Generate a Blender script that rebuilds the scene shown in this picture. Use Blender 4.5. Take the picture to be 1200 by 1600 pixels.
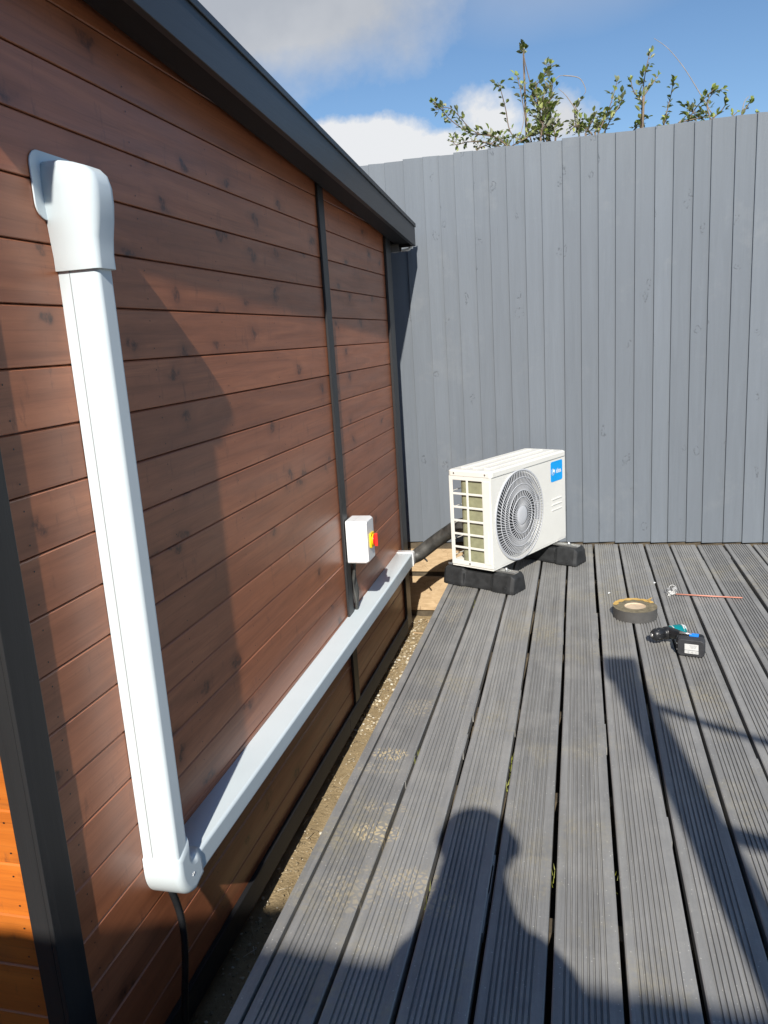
import bpy, bmesh, math, random
from mathutils import Vector, Matrix
random.seed(7)
for o in list(bpy.data.objects): bpy.data.objects.remove(o)
C = bpy.context.scene.collection
SC = bpy.context.scene
H = 1.27                      # eye height above the deck, metres; lengths below are in eye heights unless said
# ------------------------------------------------------------------ camera
FPX = 1220.0; W0, H0 = 1200.0, 1600.0
AX = Vector((0.96999221, 0.00880829, 0.2429764)); AY = Vector((0.23501148, 0.22221382, -0.94625083)); AZ = Vector((-0.06232757, 0.97495817, 0.21347563))
cd = bpy.data.cameras.new('camera'); cam = bpy.data.objects.new('camera', cd); C.objects.link(cam)
Rm = Matrix((AX, AY, AZ))
cam.matrix_world = Matrix.Translation((0, 0, H)) @ Rm.to_4x4()
cd.sensor_fit = 'VERTICAL'; cd.sensor_height = 24.0; cd.lens = 24.0 * FPX / H0
cd.clip_start = 0.02; cd.clip_end = 2000
SC.camera = cam
def ray(px, py):
    return (Rm @ Vector((px - W0/2, -(py - H0/2), -FPX))).normalized()
def onX(px, py, x): r = ray(px, py); return r * (x / r.x)
def onY(px, py, y): r = ray(px, py); return r * (y / r.y)
def onZ(px, py, z): r = ray(px, py); return r * (z / r.z)
def P(x, y, z): return Vector((x*H, y*H, (z+1)*H))       # eye-height units, z from the eye -> metres, z from the deck
# ------------------------------------------------------------------ light
SUN = Vector((-0.12905, 0.80289, -0.58199)).normalized()
sl = bpy.data.lights.new('sun', 'SUN'); sl.energy = 5.0; sl.angle = math.radians(0.55); sl.color = (1.0, 0.955, 0.88)
so = bpy.data.objects.new('sun', sl); C.objects.link(so); so.rotation_euler = SUN.to_track_quat('-Z', 'Y').to_euler(); so.location = (1, -6, 6)
wd = bpy.data.worlds.new('World'); SC.world = wd; wd.use_nodes = True
nt = wd.node_tree; nt.nodes.clear()
def wn(t, **k):
    n = nt.nodes.new(t)
    for a, v in k.items(): setattr(n, a, v)
    return n
def wm(op, a, b=None, c=None, clamp=False):
    n = nt.nodes.new('ShaderNodeMath'); n.operation = op; n.use_clamp = clamp
    for i, v in enumerate((a, b, c)):
        if v is None: continue
        if isinstance(v, (int, float)): n.inputs[i].default_value = v
        else: nt.links.new(v, n.inputs[i])
    return n.outputs[0]
sky = wn('ShaderNodeTexSky'); sky.sky_type = 'NISHITA'; sky.sun_disc = False
sky.sun_elevation = math.radians(35.6); sky.sun_rotation = math.atan2(-SUN.x, -SUN.y)
sky.air_density = 1.0; sky.dust_density = 0.15; sky.ozone_density = 3.0; sky.altitude = 50
tc = wn('ShaderNodeTexCoord'); sx = wn('ShaderNodeSeparateXYZ'); nt.links.new(tc.outputs['Generated'], sx.inputs[0])
yy = wm('MAXIMUM', sx.outputs[1], 0.02)
U = wm('DIVIDE', sx.outputs[0], yy); Vv = wm('DIVIDE', sx.outputs[2], yy)
cb = wn('ShaderNodeCombineXYZ'); nt.links.new(U, cb.inputs[0]); nt.links.new(Vv, cb.inputs[1])
def noise(scale, detail, rough, loc=0.0):
    n = wn('ShaderNodeTexNoise'); n.inputs['Scale'].default_value = scale; n.inputs['Detail'].default_value = detail; n.inputs['Roughness'].default_value = rough
    mp = wn('ShaderNodeMapping'); mp.inputs['Location'].default_value = (loc, loc*0.7, loc*0.3); nt.links.new(cb.outputs[0], mp.inputs[0]); nt.links.new(mp.outputs[0], n.inputs['Vector'])
    return n.outputs['Fac']
n1 = noise(7.0, 9, 0.62); n2 = noise(2.2, 6, 0.5, 3.1); n3 = noise(22.0, 6, 0.6, 1.7); n4 = noise(3.4, 9, 0.6, 5.7)
def blob(px, py, a, b, gain, nz, amp):
    r = ray(px, py); u0, v0 = r.x/r.y, r.z/r.y
    du = wm('DIVIDE', wm('SUBTRACT', U, u0), a); dv = wm('DIVIDE', wm('SUBTRACT', Vv, v0), b)
    d = wm('SQRT', wm('ADD', wm('MULTIPLY', du, du), wm('MULTIPLY', dv, dv)))
    v = wm('ADD', wm('SUBTRACT', 1.0, d), wm('MULTIPLY', wm('SUBTRACT', nz, 0.5), amp))
    return wm('MULTIPLY', v, gain, clamp=True)
masks = [blob(575, 262, 0.12, 0.065, 5, n1, 1.3), blob(668, 258, 0.10, 0.045, 5, n1, 1.3), blob(765, 185, 0.05, 0.04, 1.6, n3, 1.6), blob(875, 190, 0.05, 0.04, 1.4, n3, 1.6),
         blob(400, -20, 0.25, 0.15, 2.2, n4, 1.5), blob(480, 45, 0.12, 0.08, 1.2, n4, 1.7), blob(900, -60, 0.25, 0.07, 0.35, n2, 1.2)]
m = masks[0]
for k in masks[1:]: m = wm('MAXIMUM', m, k)
cr = wn('ShaderNodeValToRGB'); cr.color_ramp.elements[0].position = 0.42; cr.color_ramp.elements[0].color = (5.6, 6.0, 6.7, 1)
cr.color_ramp.elements[1].position = 0.72; cr.color_ramp.elements[1].color = (10.5, 10.6, 10.8, 1); nt.links.new(n2, cr.inputs[0])
cw = wn('ShaderNodeMix', data_type='RGBA'); nt.links.new(wm('MAXIMUM', wm('MAXIMUM', masks[0], masks[1]), wm('MULTIPLY', masks[2], 0.8)), cw.inputs[0]); nt.links.new(cr.outputs[0], cw.inputs[6]); cw.inputs[7].default_value = (10.3, 10.5, 10.8, 1)
mx = wn('ShaderNodeMix', data_type='RGBA'); nt.links.new(m, mx.inputs[0]); hs = wn('ShaderNodeHueSaturation'); hs.inputs['Saturation'].default_value = 1.08; hs.inputs['Value'].default_value = 1.5; nt.links.new(sky.outputs[0], hs.inputs['Color']); nt.links.new(hs.outputs[0], mx.inputs[6]); nt.links.new(cw.outputs[2], mx.inputs[7])
bg = wn('ShaderNodeBackground'); bg.inputs[1].default_value = 0.068; nt.links.new(mx.outputs[2], bg.inputs[0])
ow = wn('ShaderNodeOutputWorld'); nt.links.new(bg.outputs[0], ow.inputs[0])
SC.view_settings.view_transform = 'Standard'; SC.view_settings.look = 'None'; SC.view_settings.exposure = 0.24; SC.view_settings.gamma = 1.0
SC.render.resolution_x = 768; SC.render.resolution_y = 1024
try: SC.cycles.max_bounces = 8; SC.cycles.use_denoising = True
except Exception: pass

# ------------------------------------------------------------------ materials
class Mt:
    def __init__(s, name, rough=0.6, spec=0.5, metal=0.0):
        s.m = bpy.data.materials.new(name); s.m.use_nodes = True; s.t = s.m.node_tree; s.b = s.t.nodes['Principled BSDF']
        s.b.inputs['Roughness'].default_value = rough; s.b.inputs['Specular IOR Level'].default_value = spec; s.b.inputs['Metallic'].default_value = metal
        s.co = s.n('ShaderNodeTexCoord').outputs['Object']
        g = s.n('ShaderNodeNewGeometry'); s.pos = g.outputs['Position']; s.rnd = g.outputs['Random Per Island']
    def n(s, t, **k):
        n = s.t.nodes.new(t)
        for a, v in k.items(): setattr(n, a, v)
        return n
    def l(s, a, b): s.t.links.new(a, b)
    def math(s, op, a, b=None, clamp=False):
        n = s.n('ShaderNodeMath', operation=op, use_clamp=clamp)
        for i, v in enumerate((a, b)):
            if v is None: continue
            if isinstance(v, (int, float)): n.inputs[i].default_value = v
            else: s.l(v, n.inputs[i])
        return n.outputs[0]
    def vec(s, scale=(1, 1, 1), shift=None, src=None):
        mp = s.n('ShaderNodeMapping'); mp.inputs['Scale'].default_value = scale; s.l(src or s.pos, mp.inputs[0]); v = mp.outputs[0]
        if shift is not None:
            cb = s.n('ShaderNodeCombineXYZ')
            for i in range(3): s.l(s.math('MULTIPLY', s.rnd, shift[i]), cb.inputs[i])
            a = s.n('ShaderNodeVectorMath', operation='ADD'); s.l(v, a.inputs[0]); s.l(cb.outputs[0], a.inputs[1]); v = a.outputs[0]
        return v
    def noise(s, scale, detail=4, rough=0.5, vec=None, dist=0.0):
        n = s.n('ShaderNodeTexNoise'); n.inputs['Scale'].default_value = scale; n.inputs['Detail'].default_value = detail; n.inputs['Roughness'].default_value = rough; n.inputs['Distortion'].default_value = dist
        s.l(vec if vec is not None else s.pos, n.inputs['Vector']); return n.outputs['Fac']
    def vor(s, scale, vec=None, feature='F1', rand=1.0):
        n = s.n('ShaderNodeTexVoronoi', feature=feature); n.inputs['Scale'].default_value = scale; n.inputs['Randomness'].default_value = rand
        s.l(vec if vec is not None else s.pos, n.inputs['Vector']); return n
    def flat(s, v, along, cross=2):
        a = s.n('ShaderNodeSeparateXYZ'); s.l(v, a.inputs[0]); b = s.n('ShaderNodeCombineXYZ'); s.l(a.outputs[along], b.inputs[0]); s.l(a.outputs[cross], b.inputs[1]); return b.outputs[0]
    def ramp(s, f, pts):
        r = s.n('ShaderNodeValToRGB'); e = r.color_ramp.elements
        while len(e) < len(pts): e.new(0.5)
        for i, (p, c) in enumerate(pts):
            e[i].position = p; e[i].color = (c[0], c[1], c[2], 1) if isinstance(c, (tuple, list)) else (c, c, c, 1)
        s.l(f, r.inputs[0]); return r.outputs[0]
    def mix(s, f, a, b, mode='MIX'):
        n = s.n('ShaderNodeMix', data_type='RGBA', blend_type=mode)
        for i, v in ((0, f), (6, a), (7, b)):
            if isinstance(v, (int, float)): n.inputs[i].default_value = v
            elif isinstance(v, (tuple, list)): n.inputs[i].default_value = (v[0], v[1], v[2], 1)
            else: s.l(v, n.inputs[i])
        return n.outputs[2]
    def col(s, v):
        if isinstance(v, (tuple, list)): s.b.inputs['Base Color'].default_value = (v[0], v[1], v[2], 1)
        else: s.l(v, s.b.inputs['Base Color'])
        return s
    def rough(s, v): s.l(v, s.b.inputs['Roughness']); return s
    def bump(s, h, strength=0.3, dist=0.01):
        n = s.n('ShaderNodeBump'); n.inputs['Strength'].default_value = strength; n.inputs['Distance'].default_value = dist; s.l(h, n.inputs['Height']); s.l(n.outputs[0], s.b.inputs['Normal']); return s
def plain(name, c, rough=0.5, var=0.12, scale=12, spec=0.5, metal=0.0, bump=0.08):
    t = Mt(name, rough, spec, metal); f = t.noise(scale, 5, 0.6)
    d = tuple(x*(1-var) for x in c); e = tuple(min(1, x*(1+var)) for x in c)
    t.col(t.ramp(f, [(0.35, d), (0.65, e)])); t.bump(t.noise(scale*9, 3), bump, 0.002); return t.m

def cladding(name, along, sat=1.0):
    t = Mt(name, 0.30, 0.62)
    sc = [9, 9, 9]; sc[along] = 0.75
    v = t.vec(tuple(sc), (13, 17, 11))
    grain = t.noise(2.2, 8, 0.62, v, 0.9)
    fine = t.noise(9, 5, 0.7, v, 0.3)
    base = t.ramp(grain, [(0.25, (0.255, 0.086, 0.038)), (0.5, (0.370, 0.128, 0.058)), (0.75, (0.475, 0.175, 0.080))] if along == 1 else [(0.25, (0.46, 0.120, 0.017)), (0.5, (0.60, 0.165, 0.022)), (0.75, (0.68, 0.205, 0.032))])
    base = t.mix(t.math('MULTIPLY', t.math('SUBTRACT', fine, 0.52, True), 0.6), base, (0.14, 0.042, 0.018))
    br = t.math('ADD', t.math('MULTIPLY', t.rnd, 0.30), 0.84)
    cbn = t.n('ShaderNodeCombineXYZ')
    for i in range(3): t.l(br, cbn.inputs[i])
    base = t.mix(1.0, base, cbn.outputs[0], 'MULTIPLY')
    # knots: one cell per half metre or so, only some of them filled
    ks = [6.0, 6.0, 6.0]; ks[along] = 4.2
    kv = t.vec(tuple(ks), (5, 9, 7))
    wob = t.n('ShaderNodeVectorMath', operation='ADD'); nn = t.n('ShaderNodeTexNoise'); nn.inputs['Scale'].default_value = 2.5; t.l(kv, nn.inputs['Vector'])
    sv = t.n('ShaderNodeVectorMath', operation='SCALE'); sv.inputs[3].default_value = 0.5; t.l(nn.outputs['Color'], sv.inputs[0]); t.l(kv, wob.inputs[0]); t.l(sv.outputs[0], wob.inputs[1])
    vo = t.vor(1.0, t.flat(wob.outputs[0], along)); vo.voronoi_dimensions = '2D'
    sepc = t.n('ShaderNodeSeparateColor'); t.l(vo.outputs['Color'], sepc.inputs[0])
    sel = t.math('GREATER_THAN', sepc.outputs[0], 0.55)
    knot = t.math('MULTIPLY', t.math('MULTIPLY', t.math('SUBTRACT', 0.125, vo.outputs['Distance']), 18.0, True), sel)
    halo = t.math('MULTIPLY', t.math('MULTIPLY', t.math('SUBTRACT', 0.30, vo.outputs['Distance']), 3.6, True), sel)
    base = t.mix(t.math('MULTIPLY', halo, 0.5), base, (0.17, 0.055, 0.026))
    wisp = t.math('MULTIPLY', t.math('SUBTRACT', t.noise(55, 5, 0.75), 0.36), 4.0, True)
    base = t.mix(t.math('MULTIPLY', t.math('MULTIPLY', knot, wisp), 0.92), base, (0.055, 0.020, 0.014))
    mk = t.noise(1.0, 5, 0.7, t.vec(((7, 26, 9) if along == 1 else (26, 9, 9)), (7, 3, 5))); base = t.mix(t.math('MULTIPLY', t.math('MULTIPLY', t.math('SUBTRACT', mk, 0.60), 8, True), 0.5), base, (0.12, 0.045, 0.028))
    st = t.noise(1.0, 6, 0.8, t.vec(((90, 1.6, 130) if along == 1 else (1.6, 90, 130)), (7, 3, 5))); base = t.mix(t.math('MULTIPLY', t.math('MULTIPLY', t.math('SUBTRACT', st, 0.52), 5, True), 0.5), base, (0.15, 0.048, 0.02))
    t.col(base)
    t.rough(t.ramp(t.noise(3, 4, 0.5, v), [(0.3, 0.33), (0.7, 0.42)]))
    t.bump(t.math('ADD', grain, t.math('MULTIPLY', fine, 0.5)), 0.18, 0.0025)
    return t.m
M = {}
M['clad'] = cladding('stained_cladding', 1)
M['clad_sunlit'] = cladding('stained_cladding_sunlit', 0)  # same stain, with the front wall's direct sun put into a brighter orange
def painted(name, c, along=2, rough=0.5, knots=True, spec=0.4, var=0.16):
    t = Mt(name, rough, spec)
    sc = [16, 16, 16]; sc[along] = 1.0
    v = t.vec(tuple(sc), (11, 7, 5)); g = t.noise(2.0, 7, 0.62, v, 0.6)
    base = t.ramp(g, [(0.3, tuple(x*(1-var) for x in c)), (0.7, tuple(x*(1+var*0.6) for x in c))])
    big = t.noise(1.6, 4, 0.55); base = t.mix(t.math('MULTIPLY', big, 0.3), base, tuple(x*0.8 for x in c))
    br = t.math('ADD', t.math('MULTIPLY', t.rnd, 0.10), 0.95); cbn = t.n('ShaderNodeCombineXYZ')
    for i in range(3): t.l(br, cbn.inputs[i])
    base = t.mix(1.0, base, cbn.outputs[0], 'MULTIPLY'); h = g
    if knots:
        ks = [7.5, 7.5, 7.5]; ks[along] = 4.5
        kv = t.vec(tuple(ks), (6, 3, 8)); nn = t.n('ShaderNodeTexNoise'); nn.inputs['Scale'].default_value = 3; t.l(kv, nn.inputs['Vector'])
        sv = t.n('ShaderNodeVectorMath', operation='SCALE'); sv.inputs[3].default_value = 0.5; t.l(nn.outputs['Color'], sv.inputs[0])
        ad = t.n('ShaderNodeVectorMath', operation='ADD'); t.l(kv, ad.inputs[0]); t.l(sv.outputs[0], ad.inputs[1])
        vo = t.vor(1.0, t.flat(ad.outputs[0], 0)); vo.voronoi_dimensions = '2D'; sp = t.n('ShaderNodeSeparateColor'); t.l(vo.outputs['Color'], sp.inputs[0]); sel = t.math('GREATER_THAN', sp.outputs[0], 0.72)
        ring = t.math('SUBTRACT', 1.0, t.math('MULTIPLY', t.math('ABSOLUTE', t.math('SUBTRACT', vo.outputs['Distance'], 0.085)), 24.0), True)
        k = t.math('MULTIPLY', t.math('MULTIPLY', ring, sel), t.math('MULTIPLY', t.math('SUBTRACT', t.noise(70, 5, 0.7), 0.47), 9, True))
        base = t.mix(t.math('MULTIPLY', k, 0.65), base, tuple(x*0.3 for x in c)); h = t.math('SUBTRACT', g, k)
        fl = t.noise(1.0, 6, 0.75, t.vec((90, 90, 3.0), (3, 5, 7))); base = t.mix(t.math('MULTIPLY', t.math('MULTIPLY', t.math('SUBTRACT', fl, 0.63), 9, True), 0.35), base, tuple(x*0.45 for x in c))
        dn = t.noise(3.5, 8, 0.7); base = t.mix(t.math('MULTIPLY', t.math('MULTIPLY', t.math('SUBTRACT', dn, 0.56), 5, True), 0.16), base, (0.36, 0.36, 0.34))
    t.col(base); t.bump(h, 0.35, 0.003); return t.m
M['fence'] = painted('grey_fence_paint', (0.156, 0.176, 0.200), 2, 0.55, var=0.08)
M['trim'] = painted('charcoal_trim', (0.027, 0.027, 0.028), 2, 0.42, False, 0.5)
M['fascia'] = painted('charcoal_fascia', (0.036, 0.036, 0.038), 1, 0.40, False, 0.5)
M['soffit'] = painted('dark_soffit', (0.018, 0.018, 0.020), 1, 0.6, False, 0.3)
M['felt'] = plain('roof_felt', (0.05, 0.052, 0.055), 0.9, 0.2, 30)
def deckmat():
    t = Mt('grey_deck', 0.46, 0.5)
    v = t.vec((30, 1.4, 30), (9, 13, 5)); g = t.noise(1.6, 7, 0.65, v, 0.3)
    base = t.ramp(g, [(0.25, (0.180, 0.178, 0.172)), (0.55, (0.262, 0.258, 0.248)), (0.8, (0.345, 0.340, 0.325))])
    br = t.math('ADD', t.math('MULTIPLY', t.rnd, 0.22), 0.89); cbn = t.n('ShaderNodeCombineXYZ')
    for i in range(3): t.l(br, cbn.inputs[i])
    base = t.mix(1.0, base, cbn.outputs[0], 'MULTIPLY')
    # worn patches, scuffs, dried mud
    w = t.noise(5.5, 8, 0.7); base = t.mix(t.math('MULTIPLY', t.math('MULTIPLY', t.math('SUBTRACT', w, 0.48), 5, True), 0.42), base, (0.40, 0.385, 0.35))
    mud = t.noise(2.6, 9, 0.68, t.vec((1, 0.8, 1))); fine = t.noise(60, 4, 0.7)
    mm = t.math('MULTIPLY', t.math('MULTIPLY', t.math('SUBTRACT', mud, 0.51), 6, True), t.math('MULTIPLY', t.math('SUBTRACT', fine, 0.38), 4, True))
    base = t.mix(t.math('MULTIPLY', mm, 0.7), base, (0.42, 0.36, 0.22))
    # two muddy boot prints and a few scuffs on the left boards
    vo = t.vor(58, feature='DISTANCE_TO_EDGE'); cell = t.math('MULTIPLY', t.math('SUBTRACT', vo.outputs['Distance'], 0.10), 9, True)
    lg = t.noise(0.9, 5, 0.6); base = t.mix(t.math('MULTIPLY', t.math('MULTIPLY', t.math('SUBTRACT', lg, 0.45), 4, True), 0.28), base, (0.37, 0.355, 0.32))
    scr = t.noise(1.0, 6, 0.8, t.vec((55, 12, 1))); base = t.mix(t.math('MULTIPLY', t.math('MULTIPLY', t.math('SUBTRACT', scr, 0.57), 8, True), 0.30), base, (0.46, 0.44, 0.40))
    tot = None
    for (px, py, a, b, s) in ((610, 1177, 0.055, 0.03, 1.0), (586, 1300, 0.062, 0.034, 1.0), (600, 1262, 0.06, 0.02, 0.5), (590, 1200, 0.055, 0.02, 0.35), (560, 1390, 0.08, 0.07, 0.32), (640, 1385, 0.05, 0.05, 0.5), (680, 1400, 0.05, 0.06, 0.4), (655, 1105, 0.05, 0.05, 0.3), (710, 960, 0.04, 0.12, 0.3)):
        q = onZ(px, py, -1); c = P(q.x, q.y, -1)
        sb = t.n('ShaderNodeVectorMath', operation='SUBTRACT'); t.l(t.pos, sb.inputs[0]); sb.inputs[1].default_value = (c.x, c.y, 0)
        ml = t.n('ShaderNodeVectorMath', operation='MULTIPLY'); t.l(sb.outputs[0], ml.inputs[0]); ml.inputs[1].default_value = (1/(a*H), 1/(b*H*1.2), 0)
        ln = t.n('ShaderNodeVectorMath', operation='LENGTH'); t.l(ml.outputs[0], ln.inputs[0])
        d = t.math('MULTIPLY', t.math('MULTIPLY', t.math('SUBTRACT', t.math('ADD', 1.0, t.math('MULTIPLY', t.math('SUBTRACT', w, 0.5), 1.6)), ln.outputs[1]), 3, True), s)
        tot = d if tot is None else t.math('MAXIMUM', tot, d)
    base = t.mix(t.math('MULTIPLY', t.math('MULTIPLY', tot, cell), 0.78), base, (0.66, 0.54, 0.33))
    sp = t.vor(75); s2 = t.math('MULTIPLY', t.math('LESS_THAN', sp.outputs['Distance'], 0.11), t.math('GREATER_THAN', t.noise(9, 3), 0.47))
    base = t.mix(t.math('MULTIPLY', s2, 0.65), base, (0.6, 0.58, 0.52))
    t.col(base); t.rough(t.ramp(g, [(0.3, 0.58), (0.7, 0.38)]))
    t.bump(t.math('ADD', t.math('MULTIPLY', g, 0.6), t.math('MULTIPLY', t.noise(140, 4, 0.7), 0.6)), 0.45, 0.003)
    return t.m
M['deck'] = deckmat()
M['joist'] = plain('joist_timber', (0.09, 0.07, 0.045), 0.8, 0.3, 20)
M['trunk'] = plain('white_pvc', (0.67, 0.745, 0.77), 0.34, 0.03, 3, 0.5, 0, 0.01)
M['acwhite'] = plain('ivory_enamel', (0.80, 0.785, 0.725), 0.38, 0.03, 5, 0.5, 0, 0.02)
M['acgrey'] = plain('pale_grey_plastic', (0.56, 0.57, 0.59), 0.42, 0.04, 6)
M['acfan'] = plain('dark_grey_plastic', (0.03, 0.032, 0.036), 0.5, 0.1, 6)
M['olive'] = plain('olive_coated_foil', (0.30, 0.30, 0.185), 0.5, 0.12, 30, 0.5, 0.0, 0.3)
M['steel'] = plain('zinc_steel', (0.62, 0.62, 0.60), 0.35, 0.1, 14, 0.5, 0.85)
M['rubber'] = plain('black_rubber', (0.024, 0.025, 0.026), 0.62, 0.35, 26, 0.4, 0, 0.3)
M['blackpl'] = plain('black_plastic', (0.018, 0.019, 0.021), 0.38, 0.3, 20, 0.5, 0, 0.1)
M['darkpl'] = plain('charcoal_plastic', (0.045, 0.046, 0.05), 0.5, 0.2, 20, 0.4, 0, 0.2)
M['teal'] = plain('teal_plastic', (0.0, 0.20, 0.22), 0.4, 0.1, 12)
M['blue'] = plain('blue_plastic', (0.02, 0.25, 0.85), 0.4, 0.05, 12)
M['badge'] = plain('azure_sticker', (0.0, 0.36, 0.86), 0.35, 0.03, 12)
M['white'] = plain('white_plastic', (0.80, 0.80, 0.79), 0.42, 0.02, 8, 0.5, 0, 0.01)
M['paper'] = plain('paper_label', (0.72, 0.72, 0.70), 0.6, 0.05, 40)
M['yellow'] = plain('yellow_plastic', (0.85, 0.60, 0.01), 0.4, 0.04, 12)
M['red'] = plain('red_plastic', (0.80, 0.035, 0.02), 0.35, 0.06, 12)
M['tapeside'] = plain('tape_roll_side', (0.20, 0.165, 0.10), 0.55, 0.35, 60)
M['tapeskin'] = plain('dark_tape', (0.085, 0.082, 0.078), 0.5, 0.12, 18)
M['card'] = plain('cardboard_core', (0.62, 0.48, 0.33), 0.8, 0.1, 20)
M['kraft'] = plain('amber_liner', (0.66, 0.42, 0.12), 0.6, 0.2, 25)
M['copper'] = plain('salmon_plastic_rod', (0.62, 0.26, 0.18), 0.4, 0.1, 25)
M['clear'] = plain('crumpled_clear_film', (0.62, 0.62, 0.60), 0.25, 0.15, 60, 0.7, 0, 0.5)
M['lead'] = plain('grey_marking', (0.30, 0.31, 0.32), 0.6, 0.05, 30)
def lagging():
    t = Mt('taped_lagging', 0.45, 0.5); w = t.n('ShaderNodeTexWave', wave_type='BANDS', bands_direction='DIAGONAL'); w.inputs['Scale'].default_value = 5; w.inputs['Distortion'].default_value = 4
    t.l(t.pos, w.inputs[0]); t.col(t.ramp(t.noise(18, 5), [(0.3, (0.032, 0.032, 0.03)), (0.7, (0.10, 0.098, 0.09))])); t.bump(t.math('ADD', w.outputs['Fac'], t.noise(30, 4)), 0.6, 0.006); return t.m
M['lag'] = lagging()
def soil():
    t = Mt('gravelly_soil', 0.95, 0.2); n = t.noise(9, 8, 0.65); v = t.vor(70)
    b = t.ramp(n, [(0.3, (0.26, 0.19, 0.10)), (0.7, (0.46, 0.345, 0.195))]); sp = t.n('ShaderNodeSeparateColor'); t.l(v.outputs['Color'], sp.inputs[0])
    b = t.mix(t.math('MULTIPLY', sp.outputs[0], 0.25), b, (0.46, 0.37, 0.23)); t.col(b); t.bump(t.math('ADD', t.noise(90, 5, 0.7), n), 0.8, 0.010); return t.m
M['soil'] = soil()
def pebble():
    t = Mt('pebbles', 0.6, 0.4); t.col(t.ramp(t.rnd, [(0.0, (0.20, 0.15, 0.09)), (0.4, (0.38, 0.30, 0.18)), (0.75, (0.52, 0.44, 0.30)), (1.0, (0.74, 0.70, 0.60))])); t.bump(t.noise(200, 3), 0.4, 0.002); return t.m
M['pebble'] = pebble()
def osb():
    t = Mt('bare_board', 0.8, 0.2); v = t.vec((14, 14, 60)); b = t.ramp(t.noise(1.2, 7, 0.6, v, 0.8), [(0.3, (0.43, 0.30, 0.17)), (0.7, (0.62, 0.46, 0.28))])
    c = t.vor(30, feature='DISTANCE_TO_EDGE'); ck = t.math('MULTIPLY', t.math('LESS_THAN', c.outputs['Distance'], 0.02), t.math('GREATER_THAN', t.noise(14, 3), 0.55))
    t.col(t.mix(t.math('MULTIPLY', ck, 0.6), b, (0.16, 0.10, 0.06))); t.bump(t.noise(60, 5), 0.3, 0.003); return t.m
M['bare'] = osb()
def leafm(name, a, b, c):
    t = Mt(name, 0.42, 0.5); t.col(t.ramp(t.rnd, [(0.0, a), (0.5, b), (1.0, c)]))
    t.b.inputs['Subsurface Weight'].default_value = 0.0
    tr = t.n('ShaderNodeBsdfTranslucent'); t.l(t.ramp(t.rnd, [(0, (0.10, 0.16, 0.02)), (1, (0.28, 0.34, 0.05))]), tr.inputs[0]); ms = t.n('ShaderNodeMixShader'); ms.inputs[0].default_value = 0.3
    out = t.t.nodes['Material Output']; t.l(t.b.outputs[0], ms.inputs[1]); t.l(tr.outputs[0], ms.inputs[2]); t.l(ms.outputs[0], out.inputs[0]); return t.m
M['leaf'] = leafm('green_leaves', (0.08, 0.12, 0.04), (0.24, 0.31, 0.06), (0.50, 0.53, 0.18))
M['leafpale'] = leafm('silvery_leaves', (0.09, 0.12, 0.06), (0.24, 0.27, 0.14), (0.50, 0.48, 0.32))
M['bark'] = plain('twig_bark', (0.20, 0.145, 0.10), 0.8, 0.25, 40)
M['barkpale'] = plain('pale_twig_bark', (0.34, 0.28, 0.22), 0.8, 0.2, 40)
M['skin'] = plain('skin', (0.55, 0.33, 0.24), 0.5, 0.05, 12)
M['hair'] = plain('brown_hair', (0.05, 0.03, 0.02), 0.6, 0.3, 60)
M['cloth'] = plain('navy_fabric', (0.03, 0.04, 0.08), 0.85, 0.15, 40)
M['trouser'] = plain('grey_fabric', (0.07, 0.07, 0.075), 0.85, 0.15, 40)
M['rope'] = plain('hemp_rope', (0.30, 0.23, 0.14), 0.9, 0.2, 60)
M['posttimber'] = painted('post_timber', (0.20, 0.14, 0.09), 2, 0.7)

# ------------------------------------------------------------------ mesh helpers (metres)
def quadbox(bm, lo, hi, mi=0):
    x0, y0, z0 = lo; x1, y1, z1 = hi
    v = [bm.verts.new(p) for p in ((x0,y0,z0),(x1,y0,z0),(x1,y1,z0),(x0,y1,z0),(x0,y0,z1),(x1,y0,z1),(x1,y1,z1),(x0,y1,z1))]
    fs = []
    for f in ((3,2,1,0),(4,5,6,7),(0,1,5,4),(1,2,6,5),(2,3,7,6),(3,0,4,7)):
        q = bm.faces.new([v[i] for i in f]); q.material_index = mi; fs.append(q)
    return v
def obox(bm, c, ax, ay, az, sx, sy, sz, mi=0):
    """oriented box, full sizes sx sy sz along the three axes"""
    v = []
    for dz in (-.5, .5):
        for dx, dy in ((-.5,-.5),(.5,-.5),(.5,.5),(-.5,.5)): v.append(bm.verts.new(c + ax*(dx*sx) + ay*(dy*sy) + az*(dz*sz)))
    for f in ((3,2,1,0),(4,5,6,7),(0,1,5,4),(1,2,6,5),(2,3,7,6),(3,0,4,7)):
        q = bm.faces.new([v[i] for i in f]); q.material_index = mi
    return v
def loft(bm, rings, cap0=True, cap1=True, closed=True, mi=0):
    vs = [[bm.verts.new(p) for p in r] for r in rings]; n = len(vs[0])
    for a, b in zip(vs, vs[1:]):
        for i in range(n if closed else n-1):
            j = (i+1) % n; f = bm.faces.new((a[i], a[j], b[j], b[i])); f.material_index = mi; f.smooth = True
    if cap0: f = bm.faces.new(list(reversed(vs[0]))); f.material_index = mi
    if cap1: f = bm.faces.new(vs[-1]); f.material_index = mi
    return vs
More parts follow.
